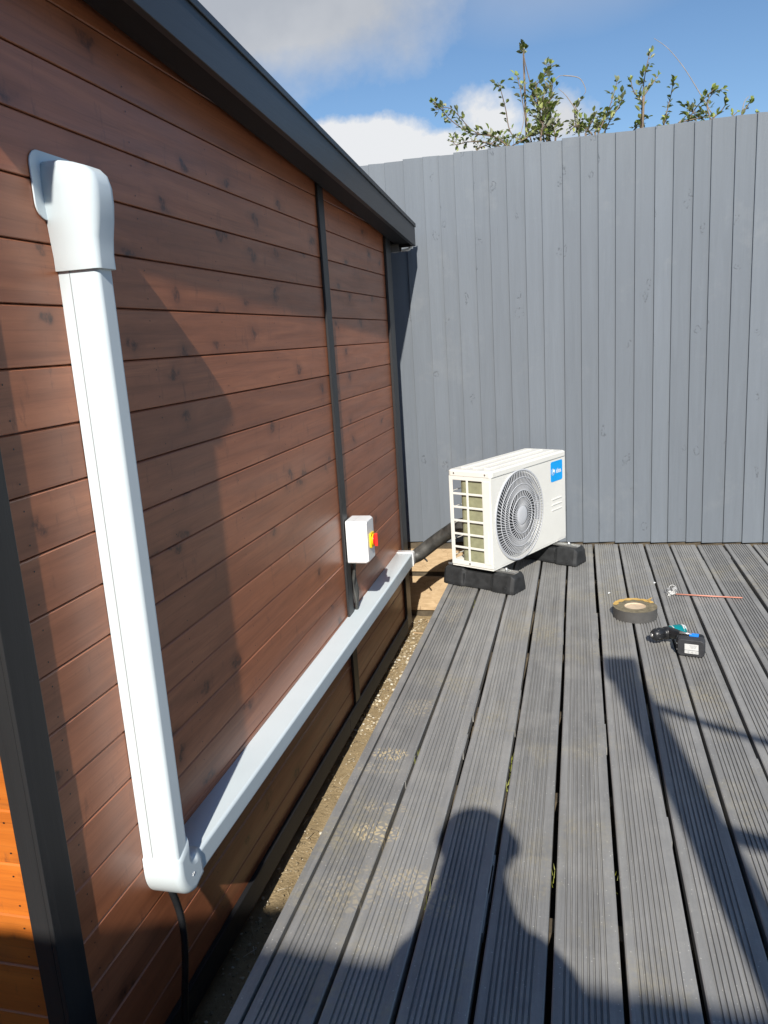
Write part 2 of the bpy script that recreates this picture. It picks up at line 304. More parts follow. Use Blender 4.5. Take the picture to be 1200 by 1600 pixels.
def tube(bm, pts, rad, seg=10, mi=0, cap=True):
    pts = [Vector(p) for p in pts]; n = len(pts); rings = []; prev = None
    for i, p in enumerate(pts):
        t = (pts[min(i+1, n-1)] - pts[max(i-1, 0)]).normalized()
        if prev is None: u = t.cross(Vector((0.13, 0.31, 0.94))).normalized()
        else: u = (prev - t*prev.dot(t)).normalized()
        prev = u; w = t.cross(u); r = rad[i] if isinstance(rad, (list, tuple)) else rad
        rings.append([p + (u*math.cos(2*math.pi*k/seg) + w*math.sin(2*math.pi*k/seg))*r for k in range(seg)])
    loft(bm, rings, cap, cap, True, mi)
def rrect(w, d, r, n=4):
    """rounded rectangle outline centred on 0, counter-clockwise (u, v)"""
    out = []
    for cx, cy, a0 in ((w/2-r, d/2-r, 0), (-w/2+r, d/2-r, 90), (-w/2+r, -d/2+r, 180), (w/2-r, -d/2+r, 270)):
        for k in range(n+1):
            a = math.radians(a0 + 90*k/n); out.append((cx + r*math.cos(a), cy + r*math.sin(a)))
    return out
def obj(name, bm, mat, parent=None, smooth=False, bevel=0.0, seg=2):
    bmesh.ops.recalc_face_normals(bm, faces=bm.faces)
    off = Vector(parent.matrix_world.translation) if parent is not None else None
    if parent is not None:
        off = Vector((0, 0, 0)); q = parent
        while q is not None: off += Vector(q.location); q = q.parent
        for v in bm.verts: v.co -= off
    me = bpy.data.meshes.new(name); bm.to_mesh(me); bm.free()
    if smooth:
        for f in me.polygons: f.use_smooth = True
    for mm in (mat if isinstance(mat, (list, tuple)) else [mat]): me.materials.append(mm)
    o = bpy.data.objects.new(name, me); C.objects.link(o)
    if parent is not None: o.parent = parent
    if bevel:
        b = o.modifiers.new('bevel', 'BEVEL'); b.width = bevel; b.segments = seg; b.limit_method = 'ANGLE'; b.angle_limit = math.radians(35); b.harden_normals = False
    if name in ('duct', 'elbow_body', 'wall_cap', 'end_collar', 'base_box', 'cover', 'battery', 'fan_housing', 'handle'):
        wn_ = o.modifiers.new('weighted', 'WEIGHTED_NORMAL'); wn_.weight = 100; wn_.keep_sharp = True
    return o
def thing(name, label, cat, loc, group=None):
    o = bpy.data.objects.new(name, None); C.objects.link(o); o.location = loc; o['label'] = label; o['category'] = cat
    o.empty_display_size = 0.1
    if group: o['group'] = group
    return o
def tag(o, label, cat, group=None):
    o['label'] = label; o['category'] = cat
    if group: o['group'] = group
    return o
def struct(o): o['kind'] = 'structure'; return o
B = bmesh.new

# ------------------------------------------------------------------ setting: ground, deck
W = 0.800; F = 3.715
def gz(x, y):        # ground level (metres): low strip beside the shed, level elsewhere
    return (-0.385 - 0.045*max(0, min(1, (3.3 - y/H)/2.4)))*H
bm = B()
xs = [-400, -60, -12, -5] + [(-1.5 + 0.03*i)*H for i in range(36)] + [0, 1.5, 4, 12, 60, 400]
ys = [-400, -60, -12, -4] + [(-1.2 + 0.06*i)*H for i in range(88)] + [6, 12, 60, 400]
gr = []
for y in ys:
    gr.append([bm.verts.new((x, y, gz(x, y) + (random.uniform(-.006, .006) if abs(x) < 2.2 and abs(y) < 6 else 0))) for x in xs])
for j in range(len(ys)-1):
    for i in range(len(xs)-1):
        f = bm.faces.new((gr[j][i], gr[j][i+1], gr[j+1][i+1], gr[j+1][i])); f.smooth = True
struct(obj('ground', bm, M['soil']))
# loose stones in the strip between shed and deck
bm = B(); rs = random.Random(3)
ico = []
tmp = B(); bmesh.ops.create_icosphere(tmp, subdivisions=1, radius=1.0); icov = [v.co.copy() for v in tmp.verts]; icof = [[v.index for v in f.verts] for f in tmp.faces]; tmp.free()
for k in range(8000):
    x = rs.uniform(-0.93, -0.60)*H; y = rs.uniform(0.95, 3.66)*H
    dens = 0.45 if y < 2.5*H else 1.0
    if rs.random() > dens: continue
    s = rs.choice((0.0012, 0.0015, 0.002, 0.0026, 0.0035, 0.005, 0.0075))*(0.72 if y < 2.5*H else 1.0) * (1.0 if rs.random() > 0.03 else 1.7)
    a, b, c = s*rs.uniform(.8, 1.6), s*rs.uniform(.8, 1.4), s*rs.uniform(.5, .9)
    rt = Matrix.Rotation(rs.uniform(0, 6.28), 3, 'Z') @ Matrix.Rotation(rs.uniform(-.4, .4), 3, 'X')
    vv = [bm.verts.new(rt @ Vector((v.x*a, v.y*b, v.z*c)) + Vector((x, y, gz(x, y) + c*0.4 + 0.003))) for v in icov]
    for f in icof: bm.faces.new([vv[i] for i in f])
for k in range(150):
    x = rs.uniform(-0.86, -0.62)*H; y = rs.uniform(1.2, 3.6)*H; a = rs.uniform(0, 6.28); l = rs.uniform(.008, .03); c = Vector((x, y, gz(x, y) + .009)); u = Vector((math.cos(a)*l, math.sin(a)*l, rs.uniform(-.2, .4)*l))
    tb = [c - u, c + u*.1 + Vector((0, 0, .001)), c + u]; tube(bm, tb, [rs.uniform(.0008, .0016)]*3, 4)
gv = obj('gravel', bm, M['pebble']); gv['kind'] = 'stuff'; gv['label'] = 'tan gravel and grit strewn in the strip between shed and deck'; gv['category'] = 'gravel'

# the deck: reeded boards running towards the fence
def deck_board(bm, x0, x1, y0, y1, zt, th=0.033, ribs=8, margin=0.15, rnd=random):
    w = x1 - x0; prof = [(0.0, -th), (0.0, -0.002), (0.003, 0.0)]
    m0 = w*margin; span = w - 2*m0; p = span/ribs
    for k in range(ribs):
        a = m0 + p*k
        prof += [(a + p*0.04, 0.0), (a + p*0.16, -0.0048), (a + p*0.36, -0.0048), (a + p*0.48, 0.0)]
    prof += [(w - 0.003, 0.0), (w, -0.002), (w, -th)]
    ns = 34; rings = []
    ph = rnd.uniform(0, 9); ph2 = rnd.uniform(0, 9); zj = rnd.uniform(-0.0025, 0.0025)
    steps = sorted(rnd.uniform(y0, y1) for _ in range(3)); 
    for i in range(ns+1):
        y = y0 + (y1-y0)*i/ns
        dx = 0.0012*math.sin(y*1.7+ph) + 0.0008*math.sin(y*4.1+ph2)
        rings.append([Vector((x0 + px + dx, y, zt + pz + zj + 0.001*math.sin(y*2.3+ph2))) for px, pz in prof])
    loft(bm, rings, True, True, True)
    # a few torn or swollen places on the right edge, where the gap narrows
    for s in steps:
        L = rnd.uniform(0.08, 0.3); e = rnd.uniform(0.002, 0.0045)
        quadbox(bm, (x1 - 0.004, s, zt - th*0.9 + zj), (x1 + e, s + L, zt - 0.0045 + zj))
bm = B(); rd = random.Random(11)
gaps = [-0.3955, -0.2800, -0.1650, -0.0535, 0.0615, 0.1750, 0.2895, 0.4005, 0.5175, 0.6345, 0.7530]
while gaps[-1] < 2.6: gaps.append(gaps[-1] + 0.1155)
g2 = 0.0048
Y0, Y1 = -1.40*H, 3.700*H
edges = [-0.5085] + gaps
for a, b in zip(edges, edges[1:]):
    deck_board(bm, (a + (g2 if a != -0.5085 else 0.0012))*H, (b - g2)*H, Y0, Y1 - rd.uniform(0, .006), H*0, rnd=rd)
for f in bm.faces: f.smooth = False
# edging strip on the left, planed smooth, and the fascia board under it
quadbox(bm, (-0.532*H, Y0, -0.026), (-0.5115*H, Y1, 0.0005))
quadbox(bm, (-0.5275*H, Y0, -0.16), (-0.5115*H, Y1, -0.0265))
struct(obj('deck', bm, M['deck']))
bm = B(); quadbox(bm, (-0.500*H, -1.38*H, -0.39*H), (2.6*H, 3.69*H, -0.31*H)); struct(obj('gap_shade_sheet', bm, M['blackpl']))  # black sheet added under the boards so the gaps look shaded
bm = B()
for k in range(13):
    y = (-1.2 + 0.40*k)*H
    quadbox(bm, (-0.509*H, y, -0.135), (2.6*H, y+0.045, -0.0375))
struct(obj('deck_joists', bm, M['joist']))

bm = B(); rw = random.Random(6)
for px, py, gi, nb_ in ((800, 1190, 1, 16), (797, 1215, 1, 10), (682, 1180, 0, 12), (868, 1368, 3, 8), (965, 1375, 4, 6), (740, 940, 2, 10), (672, 1395, 0, 6)):
    q = onZ(px, py, -1)
    x = min(gaps, key=lambda g: abs(g - q.x))
    for k in range(nb_):
        c = Vector((x*H + rw.uniform(-.003, .003), q.y*H + rw.uniform(-.05, .05), -0.02)); u = Vector((rw.uniform(-.15, .15), rw.uniform(-1, 1), rw.uniform(.1, .5))).normalized()*rw.uniform(.012, .03)
        w_ = Vector((0.0010, 0, 0)); vs = [bm.verts.new(p) for p in (c - w_, c + w_, c + u + Vector((0, 0, .004)) )]; bm.faces.new(vs)
wo_ = obj('weeds', bm, plain('yellow_green_weed', (0.20, 0.21, 0.03), 0.6, 0.3, 50)); wo_['kind'] = 'stuff'; wo_['label'] = 'yellow green weeds sprouting in the gaps between deck boards'; wo_['category'] = 'weeds'

# ------------------------------------------------------------------ fence
topz = lambda x: 0.798 + 0.0105*x
def fence_boards(bm, lines, y, flip=1, ztop=topz, zbot=-0.992, rnd=random.Random(5)):
    for a, b in zip(lines, lines[1:]):
        z1 = (ztop((a+b)/2) + rnd.uniform(-.0025, .0025) + 1)*H; z1b = z1 + rnd.uniform(-.004, .004); z0 = (zbot+1)*H + rnd.uniform(-.003, .003)
        x0, x1 = a*H, b*H; tl = 0.0155*flip; tr = 0.004*flip; yb = y*H; n = 10; rings = []
        ph = rnd.uniform(0, 6); am = rnd.uniform(0.0002, 0.0011)
        for i in range(n+1):
            t = i/n; z = z0 + (z1-z0)*t; zz = z if i < n else z1
            dx = am*math.sin(ph + 5*t)
            zr = z if i < n else z1b
            rings.append([Vector((x0+dx, yb - tl, zz)), Vector((x0+dx+0.0015, yb - tl - 0.0012*flip, zz)), Vector((x1 + 0.006 + dx, yb - tr, zr)), Vector((x1 + 0.006 + dx, yb + 0.0005*flip, zr)), Vector((x0 + dx, yb - 0.0045*flip, zz))])
        loft(bm, rings, True, True, True)
    for f in bm.faces: f.smooth = False
pxs = [(630,250),(661,246),(685,243),(709,240),(738,235),(762,231),(790,228),(818,223),(845,221),(878,216),(906,212),(934,208),(961.6,205),(993,202),(1024,198),(1053,194),(1085,190),(1112.5,187),(1150,183),(1183,178)]
lines = [onY(a, b, F).x for a, b in pxs]
while lines[0] > -2.3: lines.insert(0, lines[0] - random.uniform(0.074, 0.088))
while lines[-1] < 2.7: lines.append(lines[-1] + random.uniform(0.074, 0.092))
t = thing('fence', 'tall grey painted close board fence across the end of the deck', 'fence', P(0, F, -1.385))
bm = B(); fence_boards(bm, lines, F); obj('board_panel', bm, M['fence'], t)
bm = B()
for z in (-0.80, -0.1, 0.60): quadbox(bm, (-2.3*H, F*H+0.001, (z+1)*H), (2.7*H, F*H+0.045, (z+1)*H+0.09))
obj('rail', bm, M['fence'], t)
for x in (-2.0, -0.6, 0.8, 2.2):
    bm = B(); quadbox(bm, ((x-.035)*H, F*H+0.047, (-1.38+1)*H), ((x+.035)*H, F*H+0.137, (0.75+1)*H)); obj('post', bm, M['fence'], t)
# bare boards fixed below the fence, seen in the corner beyond the deck's end
bm = B(); quadbox(bm, (-2.2*H, F*H-0.012, (-1.145+1)*H), (-0.535*H, F*H+0.000, (-1.028+1)*H)); obj('gravel_board', bm, M['bare'], t)
bm = B(); quadbox(bm, (-2.2*H, F*H-0.012, (-1.350+1)*H), (-0.535*H, F*H+0.000, (-1.172+1)*H)); o = obj('gravel_board', bm, M['bare'], t)
bm = B(); quadbox(bm, (-2.2*H, F*H+0.003, (-1.40+1)*H), (2.6*H, F*H+0.02, (-0.99+1)*H)); obj('base_board', bm, M['joist'], t)
# split offcuts of board lying at its foot
for i, (x, y, a, l, w) in enumerate(((-0.69, 3.62, 0.2, 0.10, 0.022), (-0.665, 3.52, 1.5, 0.06, 0.02), (-0.72, 3.45, -0.1, 0.12, 0.006))):
    bm = B(); ax = Vector((math.cos(a), math.sin(a), 0)); ay = Vector((-math.sin(a), math.cos(a), 0)); z = gz(x*H, y*H) + 0.012
    obox(bm, Vector((x*H, y*H, z)), ax, ay, Vector((0, 0, 1)), l*H, w*H, 0.008)
    o = obj('timber_offcut', bm, M['bare'], None, bevel=0.0015)
    tag(o, ['pale splintered board offcut lying against the boards under the fence', 'short pale wood chip standing out of the gravel by the deck corner', 'thin pale splinter of wood lying across the gravel'][i], 'offcut', 'wood scraps in the gravel')

# the fence behind the viewer, whose shadow lies over the near end of the deck
YB = 1.052 - (1 + 0.80)/0.72487
t = thing('fence', 'grey close board fence behind the viewer, shading the near end of the deck', 'fence', P(0, YB, -1.385))
bl = [-3.2]
rb = random.Random(8)
while bl[-1] < 3.0: bl.append(bl[-1] + rb.uniform(0.074, 0.09))
bm = B(); fence_boards(bm, bl, YB, -1, lambda x: 0.798, -1.38, rb); obj('board_panel', bm, M['fence'], t)
bm = B()
for z in (-1.0, -0.1, 0.60): quadbox(bm, (-3.2*H, YB*H-0.046, (z+1)*H), (3.0*H, YB*H-0.001, (z+1)*H+0.09))
obj('rail', bm, M['fence'], t)

# ------------------------------------------------------------------ shed
YN = 0.884; YE = 0.8/0.231; ZB = -1.328; XF = -0.699
def eave_top(y): return 0.7635 - 0.0745*y
def eave_bot(y): return 0.659 - 0.0710*y
shed = thing('shed', 'brown stained timber garden shed with charcoal trim and a lean-to roof', 'shed', P(-W, YN, ZB))
pitch = 0.0931; zref = -0.0066
def wall_boards(bm, fixed, a0, a1, axis, zlo, zhi_fn, nails, rnd):
    """boards on a vertical plane. axis 'y': plane x=-W facing +x, running a0..a1 in y; axis 'x': plane y=YN facing -y"""
    k = math.floor((zlo - zref)/pitch)
    while True:
        za = zref + pitch*k; zb = za + pitch; k += 1
        if zb <= zlo: continue
        if za > zhi_fn(a0) and za > zhi_fn(a1): break
        g = 0.0022/H; c = 0.0032/H; dp = 0.0035
        rings = []; n = 20
        zlo_b = max(za + g, zlo)
        e = rnd.uniform(-0.0006, 0.0006)
        for i in range(n+1):
            a = a0 + (a1-a0)*i/n; top = min(zb, zhi_fn(a)); lo = min(zlo_b, top - 0.001)
            pr = [(-0.018, lo), (-0.0022, lo), (0.0, lo + c*0.5), (0.0, max(lo + c, top - c)), (-dp, top), (-0.018, top)]
            ring = []
            for dpt, z in pr:
                zz = (z+1)*H
                ring.append(Vector((-W*H + dpt + e, a*H, zz)) if axis == 'y' else Vector((a*H, YN*H - dpt - e, zz)))
            rings.append(ring)
        loft(bm, rings, True, True, True)
        for a in nails:
            if not (min(a0, a1) < a < max(a0, a1)): continue
            for fz in (0.22, 0.78):
                z = za + pitch*fz
                if z > zhi_fn(a) - 0.02 or z < zlo + 0.01: continue
                aj = a + rnd.uniform(-.002, .002)
                c0 = Vector((-W*H, aj*H, (z+1)*H)) if axis == 'y' else Vector((aj*H, YN*H, (z+1)*H))
                nrm = Vector((1, 0, 0)) if axis == 'y' else Vector((0, -1, 0))
                u = Vector((0, 0, 1)); w_ = nrm.cross(u)
                vs = [bm.verts.new(c0 + nrm*0.0016 + (u*math.cos(q*1.047) + w_*math.sin(q*1.047))*0.0021) for q in range(6)]
                f = bm.faces.new(vs); f.material_index = 1
    for f in bm.faces: f.smooth = False
zwall = lambda y: eave_bot(y) + 0.035
nl = [0.97, 1.40, 1.72, 2.05, 2.40, 2.62, 2.95, 3.28]
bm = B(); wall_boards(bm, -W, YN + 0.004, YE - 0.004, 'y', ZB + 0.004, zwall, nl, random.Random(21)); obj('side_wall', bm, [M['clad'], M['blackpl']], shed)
bm = B(); wall_boards(bm, YN, -2.6, -W - 0.003, 'x', ZB + 0.004, lambda a: eave_top(YN) - 0.02, [-0.853, -1.2, -1.6, -2.0, -2.4], random.Random(22)); obj('front_wall', bm, [M['clad_sunlit'], M['blackpl']], shed)
bm = B(); quadbox(bm, (-2.6*H, YE*H-0.03, (ZB+1)*H), (-W*H-0.020, YE*H-0.002, (eave_bot(YE)+1)*H)); quadbox(bm, (-2.62*H, YN*H+0.02, (ZB+1)*H), (-2.6*H, YE*H, (0.35+1)*H)); obj('back_wall', bm, M['clad'], shed)
bm = B(); quadbox(bm, (-2.6*H, YN*H+0.021, (ZB+1)*H+0.002), (-W*H-0.022, YE*H-0.032, (ZB+1)*H+0.05)); obj('floor_panel', bm, M['joist'], shed)
for x in (-0.90, -1.6, -2.4):
    bm = B(); quadbox(bm, (x*H-0.03, YN*H+0.05, gz(x*H, 1)-0.01), (x*H+0.03, YE*H-0.05, (ZB+1)*H+0.001)); obj('bearer', bm, M['joist'], shed)
# corner trims, battens, skirting
def ytrim(bm, y0, y1, th, z0, ztop0, ztop1):
    x0, x1 = -W*H + 0.0012, -W*H + th
    v = [bm.verts.new(p) for p in ((x0, y0*H, (z0+1)*H), (x1, y0*H, (z0+1)*H), (x1, y1*H, (z0+1)*H), (x0, y1*H, (z0+1)*H), (x0, y0*H, (ztop0+1)*H), (x1, y0*H, (ztop0+1)*H), (x1, y1*H, (ztop1+1)*H), (x0, y1*H, (ztop1+1)*H))]
    for f in ((3,2,1,0),(4,5,6,7),(0,1,5,4),(1,2,6,5),(2,3,7,6),(3,0,4,7)): bm.faces.new([v[i] for i in f])
zt = lambda y: eave_bot(y) + 0.036
bm = B(); ytrim(bm, YN - 0.0095, 0.935, 0.011, ZB, zt(.884), zt(.935)); quadbox(bm, (-0.8315*H, YN*H - 0.012, (ZB+1)*H), (-W*H + 0.0011, YN*H - 0.0012, (zt(.884)+1)*H)); obj('corner_trim', bm, M['trim'], shed, bevel=0.0015)
bm = B(); ytrim(bm, YE - 0.075, YE + 0.012, 0.016, ZB, zt(YE-.05), zt(YE)); obj('corner_trim', bm, M['trim'], shed, bevel=0.002)
bm = B(); ytrim(bm, 2.500, 2.556, 0.012, ZB + 0.052, zt(2.500), zt(2.556)); obj('batten', bm, M['trim'], shed, bevel=0.002)
bm = B(); ytrim(bm, 0.936, 2.40, 0.017, ZB - 0.012, ZB + 0.050, ZB + 0.050); ytrim(bm, 2.402, YE - 0.076, 0.017, ZB - 0.012, ZB + 0.050, ZB + 0.050); obj('skirting', bm, M['soffit'], shed, bevel=0.002)
# roof with its barge board, soffit and gutter
YR0, YR1 = 0.60, XF/-0.1945
bm = B()
v = []
for (x) in (XF*H - 0.022, -2.75*H):
    for (y, zf, o_) in ((YR0, eave_top, 0), (YR1, eave_top, 0)): v.append((x, y, zf))
pts = [Vector((XF*H - 0.0225, YR0*H, (eave_top(YR0)+1)*H - 0.012)), Vector((XF*H - 0.0225, YR1*H, (eave_top(YR1)+1)*H - 0.012)), Vector((-2.75*H, YR1*H, (eave_top(YR1)+1)*H - 0.012)), Vector((-2.75*H, YR0*H, (eave_top(YR0)+1)*H - 0.012))]
lo = [bm.verts.new(p - Vector((0, 0, 0.03))) for p in pts]; hi = [bm.verts.new(p) for p in pts]
bm.faces.new(hi); bm.faces.new(list(reversed(lo)))
for i in range(4): bm.faces.new((lo[i], lo[(i+1) % 4], hi[(i+1) % 4], hi[i]))
obj('roof', bm, M['felt'], shed)
bm = B()
def slopebox(bm, x0, x1, y0, y1, zl, zh):
    v = [bm.verts.new(p) for p in ((x0, y0*H, (zl(y0)+1)*H), (x1, y0*H, (zl(y0)+1)*H), (x1, y1*H, (zl(y1)+1)*H), (x0, y1*H, (zl(y1)+1)*H), (x0, y0*H, (zh(y0)+1)*H), (x1, y0*H, (zh(y0)+1)*H), (x1, y1*H, (zh(y1)+1)*H), (x0, y1*H, (zh(y1)+1)*H))]
    for f in ((3,2,1,0),(4,5,6,7),(0,1,5,4),(1,2,6,5),(2,3,7,6),(3,0,4,7)): bm.faces.new([v[i] for i in f])
slopebox(bm, XF*H - 0.020, XF*H, YR0, YR1, eave_bot, eave_top); slopebox(bm, XF*H + 0.0005, XF*H + 0.006, YR0 - .002, YR1 + .002, lambda y: eave_top(y) - 0.012, lambda y: eave_top(y) + 0.004)
obj('barge_board', bm, M['fascia'], shed, bevel=0.0015)
bm = B(); slopebox(bm, -W*H + 0.018, XF*H - 0.0205, YR0, YR1 - 0.002, lambda y: eave_bot(y) + 0.010, lambda y: eave_bot(y) + 0.026); obj('soffit', bm, M['soffit'], shed)
bm = B(); slopebox(bm, -W*H - 0.03, -W*H + 0.0175, YN - .02, YE, lambda y: eave_bot(y) + 0.037, lambda y: eave_bot(y) + 0.060); obj('wall_plate', bm, M['soffit'], shed)
# half-round gutter across the low end of the roof
gc = Vector((0, (YR1 - 0.045)*H, (eave_bot(YR1) + 1 + 0.010)*H)); rg = 0.042
bm = B(); prof = [(rg*math.cos(math.radians(180 + 15*k)), rg*math.sin(math.radians(180 + 15*k))) for k in range(13)]; inner = [(a*0.93, b*0.93) for a, b in reversed(prof)]
ring = prof + inner
loft(bm, [[Vector((x, gc.y + a, gc.z + b)) for a, b in ring] for x in (-2.7*H, -W*H + 0.05)]); obj('gutter', bm, M['darkpl'], shed)
bm = B(); slopebox(bm, -W*H - 0.4, XF*H - 0.021, YR1 - 0.022, YR1 - 0.006, lambda y: eave_bot(y) - 0.002, lambda y: eave_bot(y) + 0.05); obj('eave_board', bm, M['soffit'], shed)
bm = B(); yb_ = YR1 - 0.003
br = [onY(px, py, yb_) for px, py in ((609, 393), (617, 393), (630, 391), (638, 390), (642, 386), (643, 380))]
tube(bm, [P(*q) for q in br], [0.0075, 0.007, 0.006, 0.009, 0.009, 0.007], 6); obj('eave_strip', bm, M['white'], shed)  # thin white strip bent along the low eave corner

# ------------------------------------------------------------------ white trunking
d = 0.072; yl = 0.7045**-1 * W; yr = (W - d)/0.6175
def xsec_v(y0, y1, dep, z, r=0.010, seam=True):
    """plan section of the vertical duct: flat on the wall, rounded outer corners"""
    a0, a1 = y0*H, y1*H; x0 = -W*H + 0.0008; x1 = -W*H + dep*H
    pts = [(x0, a0)]
    for k in range(6):
        t_ = math.radians(90*k/5); pts.append((x1 - r + r*math.sin(t_), a0 + r - r*math.cos(t_)))
    for k in range(6):
        t_ = math.radians(90*k/5); pts.append((x1 - r + r*math.cos(t_), a1 - r + r*math.sin(t_)))
    pts.append((x0, a1))
    return [Vector((x, y, (z+1)*H)) for x, y in pts]
tr = thing('vertical_trunking', 'upright white plastic trunking with a flared cap at its top, on the shed wall', 'trunking', P(-W, (yl+yr)/2, -0.95))
bm = B(); zs = [-0.955, -0.5, 0.0, 0.150]
loft(bm, [xsec_v(yl, yr, d, z, 0.011) for z in zs]); ob = obj('duct', bm, M['trunk'], tr)
# cover seam line: lid clips over the base
bm = B()
quadbox(bm, (-W*H + d*H*0.28, yl*H - 0.0009, (-0.955+1)*H), (-W*H + d*H*0.28 + 0.0016, yl*H + 0.0005, (0.139+1)*H)); obj('lid_seam', bm, M['lead'], tr)
# cap: collar, shoulder swelling outward, closing over to the wall
bm = B(); rings = []
for z, e, dd, r in ((0.108, .0035, .0045, .012), (0.1085, .006, .006, .013), (0.135, .006, .0062, .014), (0.165, .0085, .0085, .016), (0.195, .0105, .0135, .020), (0.225, .0130, .0170, .024), (0.255, .0138, .0175, .027), (0.275, .0132, .013, .027), (0.288, .0115, .002, .024), (0.296, .011, -.018, .020), (0.3005, .006, -.036, .014), (0.302, .003, -.055, .006)):
    z = 0.139 + (z - 0.108)*0.84; rings.append(xsec_v(yl - e, yr + e, d + dd, z, r))
loft(bm, rings); cap = obj('wall_cap', bm, M['trunk'], tr, smooth=False)
for f in cap.data.polygons: f.use_smooth = len(f.vertices) == 4
bm = B(); cy = (yl+yr)/2; out = rrect(0.122*H, 0.102*H, 0.030, 6)
loft(bm, [[Vector((-W*H + x, cy*H + 0.006 + a, (0.266+1)*H + b)) for a, b in out] for x in (0.0010, 0.0045)]); obj('flange', bm, M['trunk'], tr, bevel=0.001)
# maker's small moulded print on the collar
def text(body, size, origin, ux, uy, mat, parent, name, depth=0.0006, bold=0.0):
    cu = bpy.data.curves.new(name, 'FONT'); cu.body = body; cu.size = size; cu.extrude = depth; cu.align_x = 'CENTER'; cu.align_y = 'CENTER'; cu.offset = bold
    o = bpy.data.objects.new(name, cu); C.objects.link(o); dg = bpy.context.evaluated_depsgraph_get(); me = bpy.data.meshes.new_from_object(o.evaluated_get(dg)); C.objects.unlink(o); bpy.data.objects.remove(o)
    uz = ux.cross(uy); rt = Matrix((ux, uy, uz)).transposed()
    off = Vector((0, 0, 0)); q = parent
    while q is not None: off += Vector(q.location); q = q.parent
    for v in me.vertices: v.co = rt @ v.co + origin - off
    me.materials.clear(); me.materials.append(mat); r = bpy.data.objects.new(name, me); C.objects.link(r); r.parent = parent; return r
text('FLEXIBLE', 0.0065, P(-W + d + 0.0066, cy + .006, 0.180), Vector((0, 1, 0)), Vector((0, 0, 1)), M['white'], tr, 'moulded_text')
text('DUCT', 0.0065, P(-W + d + 0.0066, cy + .006, 0.173), Vector((0, 1, 0)), Vector((0, 0, 1)), M['white'], tr, 'moulded_text')

zt0, zt1 = -0.951, -1.000; yend = 3.325
def xsec_h(y, z0, z1, dep, r=0.006):
    x0 = -W*H + 0.0008; x1 = -W*H + dep*H; a1, a0 = (z0+1)*H, (z1+1)*H      # a1 top, a0 bottom
    pts = [(x0, a0)]
    for k in range(6): t_ = math.radians(90*k/5); pts.append((x1 - r + r*math.sin(t_), a0 + r - r*math.cos(t_)))
    for k in range(6): t_ = math.radians(90*k/5); pts.append((x1 - r + r*math.cos(t_), a1 - r + r*math.sin(t_)))
    pts.append((x0, a1)); return [Vector((x, y*H, z)) for x, z in pts]
th = thing('horizontal_trunking', 'long pale trunking lying level along the foot of the shed wall', 'trunking', P(-W, 2.2, -1.0))
bm = B(); loft(bm, [xsec_h(y, zt0 + 0.018*max(0, (y-1.2)/2.1)**2, zt1 + 0.004*max(0, (y-1.2)/2.1), d, .009) for y in (yr + 0.024, 1.6, 2.2, 2.8, yend)]); obj('duct', bm, M['trunk'], th)
for ya, yb_ in ((yend - 0.030, yend + 0.003),):
    bm = B(); loft(bm, [xsec_h(y, zt0 + .021, zt1 + .002, d + .004, .014) for y in (ya, yb_)]); obj('end_collar', bm, M['white'], th)
# elbow: quarter bend joining the two runs (outside bend radius), as lofted sections round a centre
te = thing('trunking_elbow', 'rounded white plastic elbow joining the upright and level trunking', 'elbow', P(-W, yr, -1.0))
e = 0.0042
def arc(cy_, cz_, r_, a0, a1, n=10, ry=None):
    return [(cy_ + (ry or r_)*math.cos(math.radians(a0 + (a1-a0)*k/n)), cz_ + r_*math.sin(math.radians(a0 + (a1-a0)*k/n))) for k in range(n+1)]
ztop_e, yri = zt0 + 0.034, yr + 0.034
outl = [(yl - e, ztop_e)] + arc(yl - e + 0.062, zt1 - e - 0.012 + 0.068, 0.068, 180, 262, 18, 0.062) + [(yri - 0.008, zt1 - e - 0.005), (yri + 0.012, zt1 - e), (yri + 0.008, zt0 + e)] + arc(yr + e + 0.014, zt0 + e + 0.014, 0.014, 270, 180, 8) + [(yr + e, ztop_e + 0.022)]
outl = [(a*H, (b+1)*H) for a, b in outl]
def inset(pl, dd):
    n_ = len(pl); out_ = []
    for i_ in range(n_):
        a_, b_, c_ = Vector(pl[i_-1]), Vector(pl[i_]), Vector(pl[(i_+1) % n_])
        n1_ = (b_-a_).normalized(); n2_ = (c_-b_).normalized(); n1_ = Vector((-n1_.y, n1_.x)); n2_ = Vector((-n2_.y, n2_.x)); m__ = (n1_+n2_)
        m__ = m__/max(m__.length_squared/2, 0.5); out_.append(tuple(b_ + m__*dd))
    return out_
bm = B(); xo = -W*H + (d + e)*H; rr_e = 0.018
rings = [[Vector((-W*H + 0.0012, a, b)) for a, b in outl]]
for k in range(6):
    t_ = math.radians(90*k/5); rings.append([Vector((xo - rr_e + rr_e*math.sin(t_), a, b)) for a, b in inset(outl, rr_e*(1 - math.cos(t_)))])
loft(bm, rings); eo = obj('elbow_body', bm, M['trunk'], te)
for f in eo.data.polygons: f.use_smooth = len(f.vertices) == 4
text('2.0', 0.009, P(-W + d + e + 0.0004, yr - 0.002, zt0 - 0.022), Vector((0, 1, 0)), Vector((0, 0, 1)), M['white'], te, 'moulded_number')
# corrugated drain hose hanging from the elbow
bm = B(); pts = []; rr = []
for i in range(150):
    tt = i/149; z = zt1 - 0.004 - 0.375*tt; pts.append(P(-W + 0.030 + 0.012*math.sin(tt*3.1), yl + 0.030 + 0.012*math.sin(tt*7) - 0.03*tt*tt, z)); rr.append(0.0095 if i % 2 else 0.0065)
tube(bm, pts, rr, 10); o = obj('drain_hose', bm, M['blackpl']); tag(o, 'black corrugated drain hose hanging below the white elbow', 'hose')

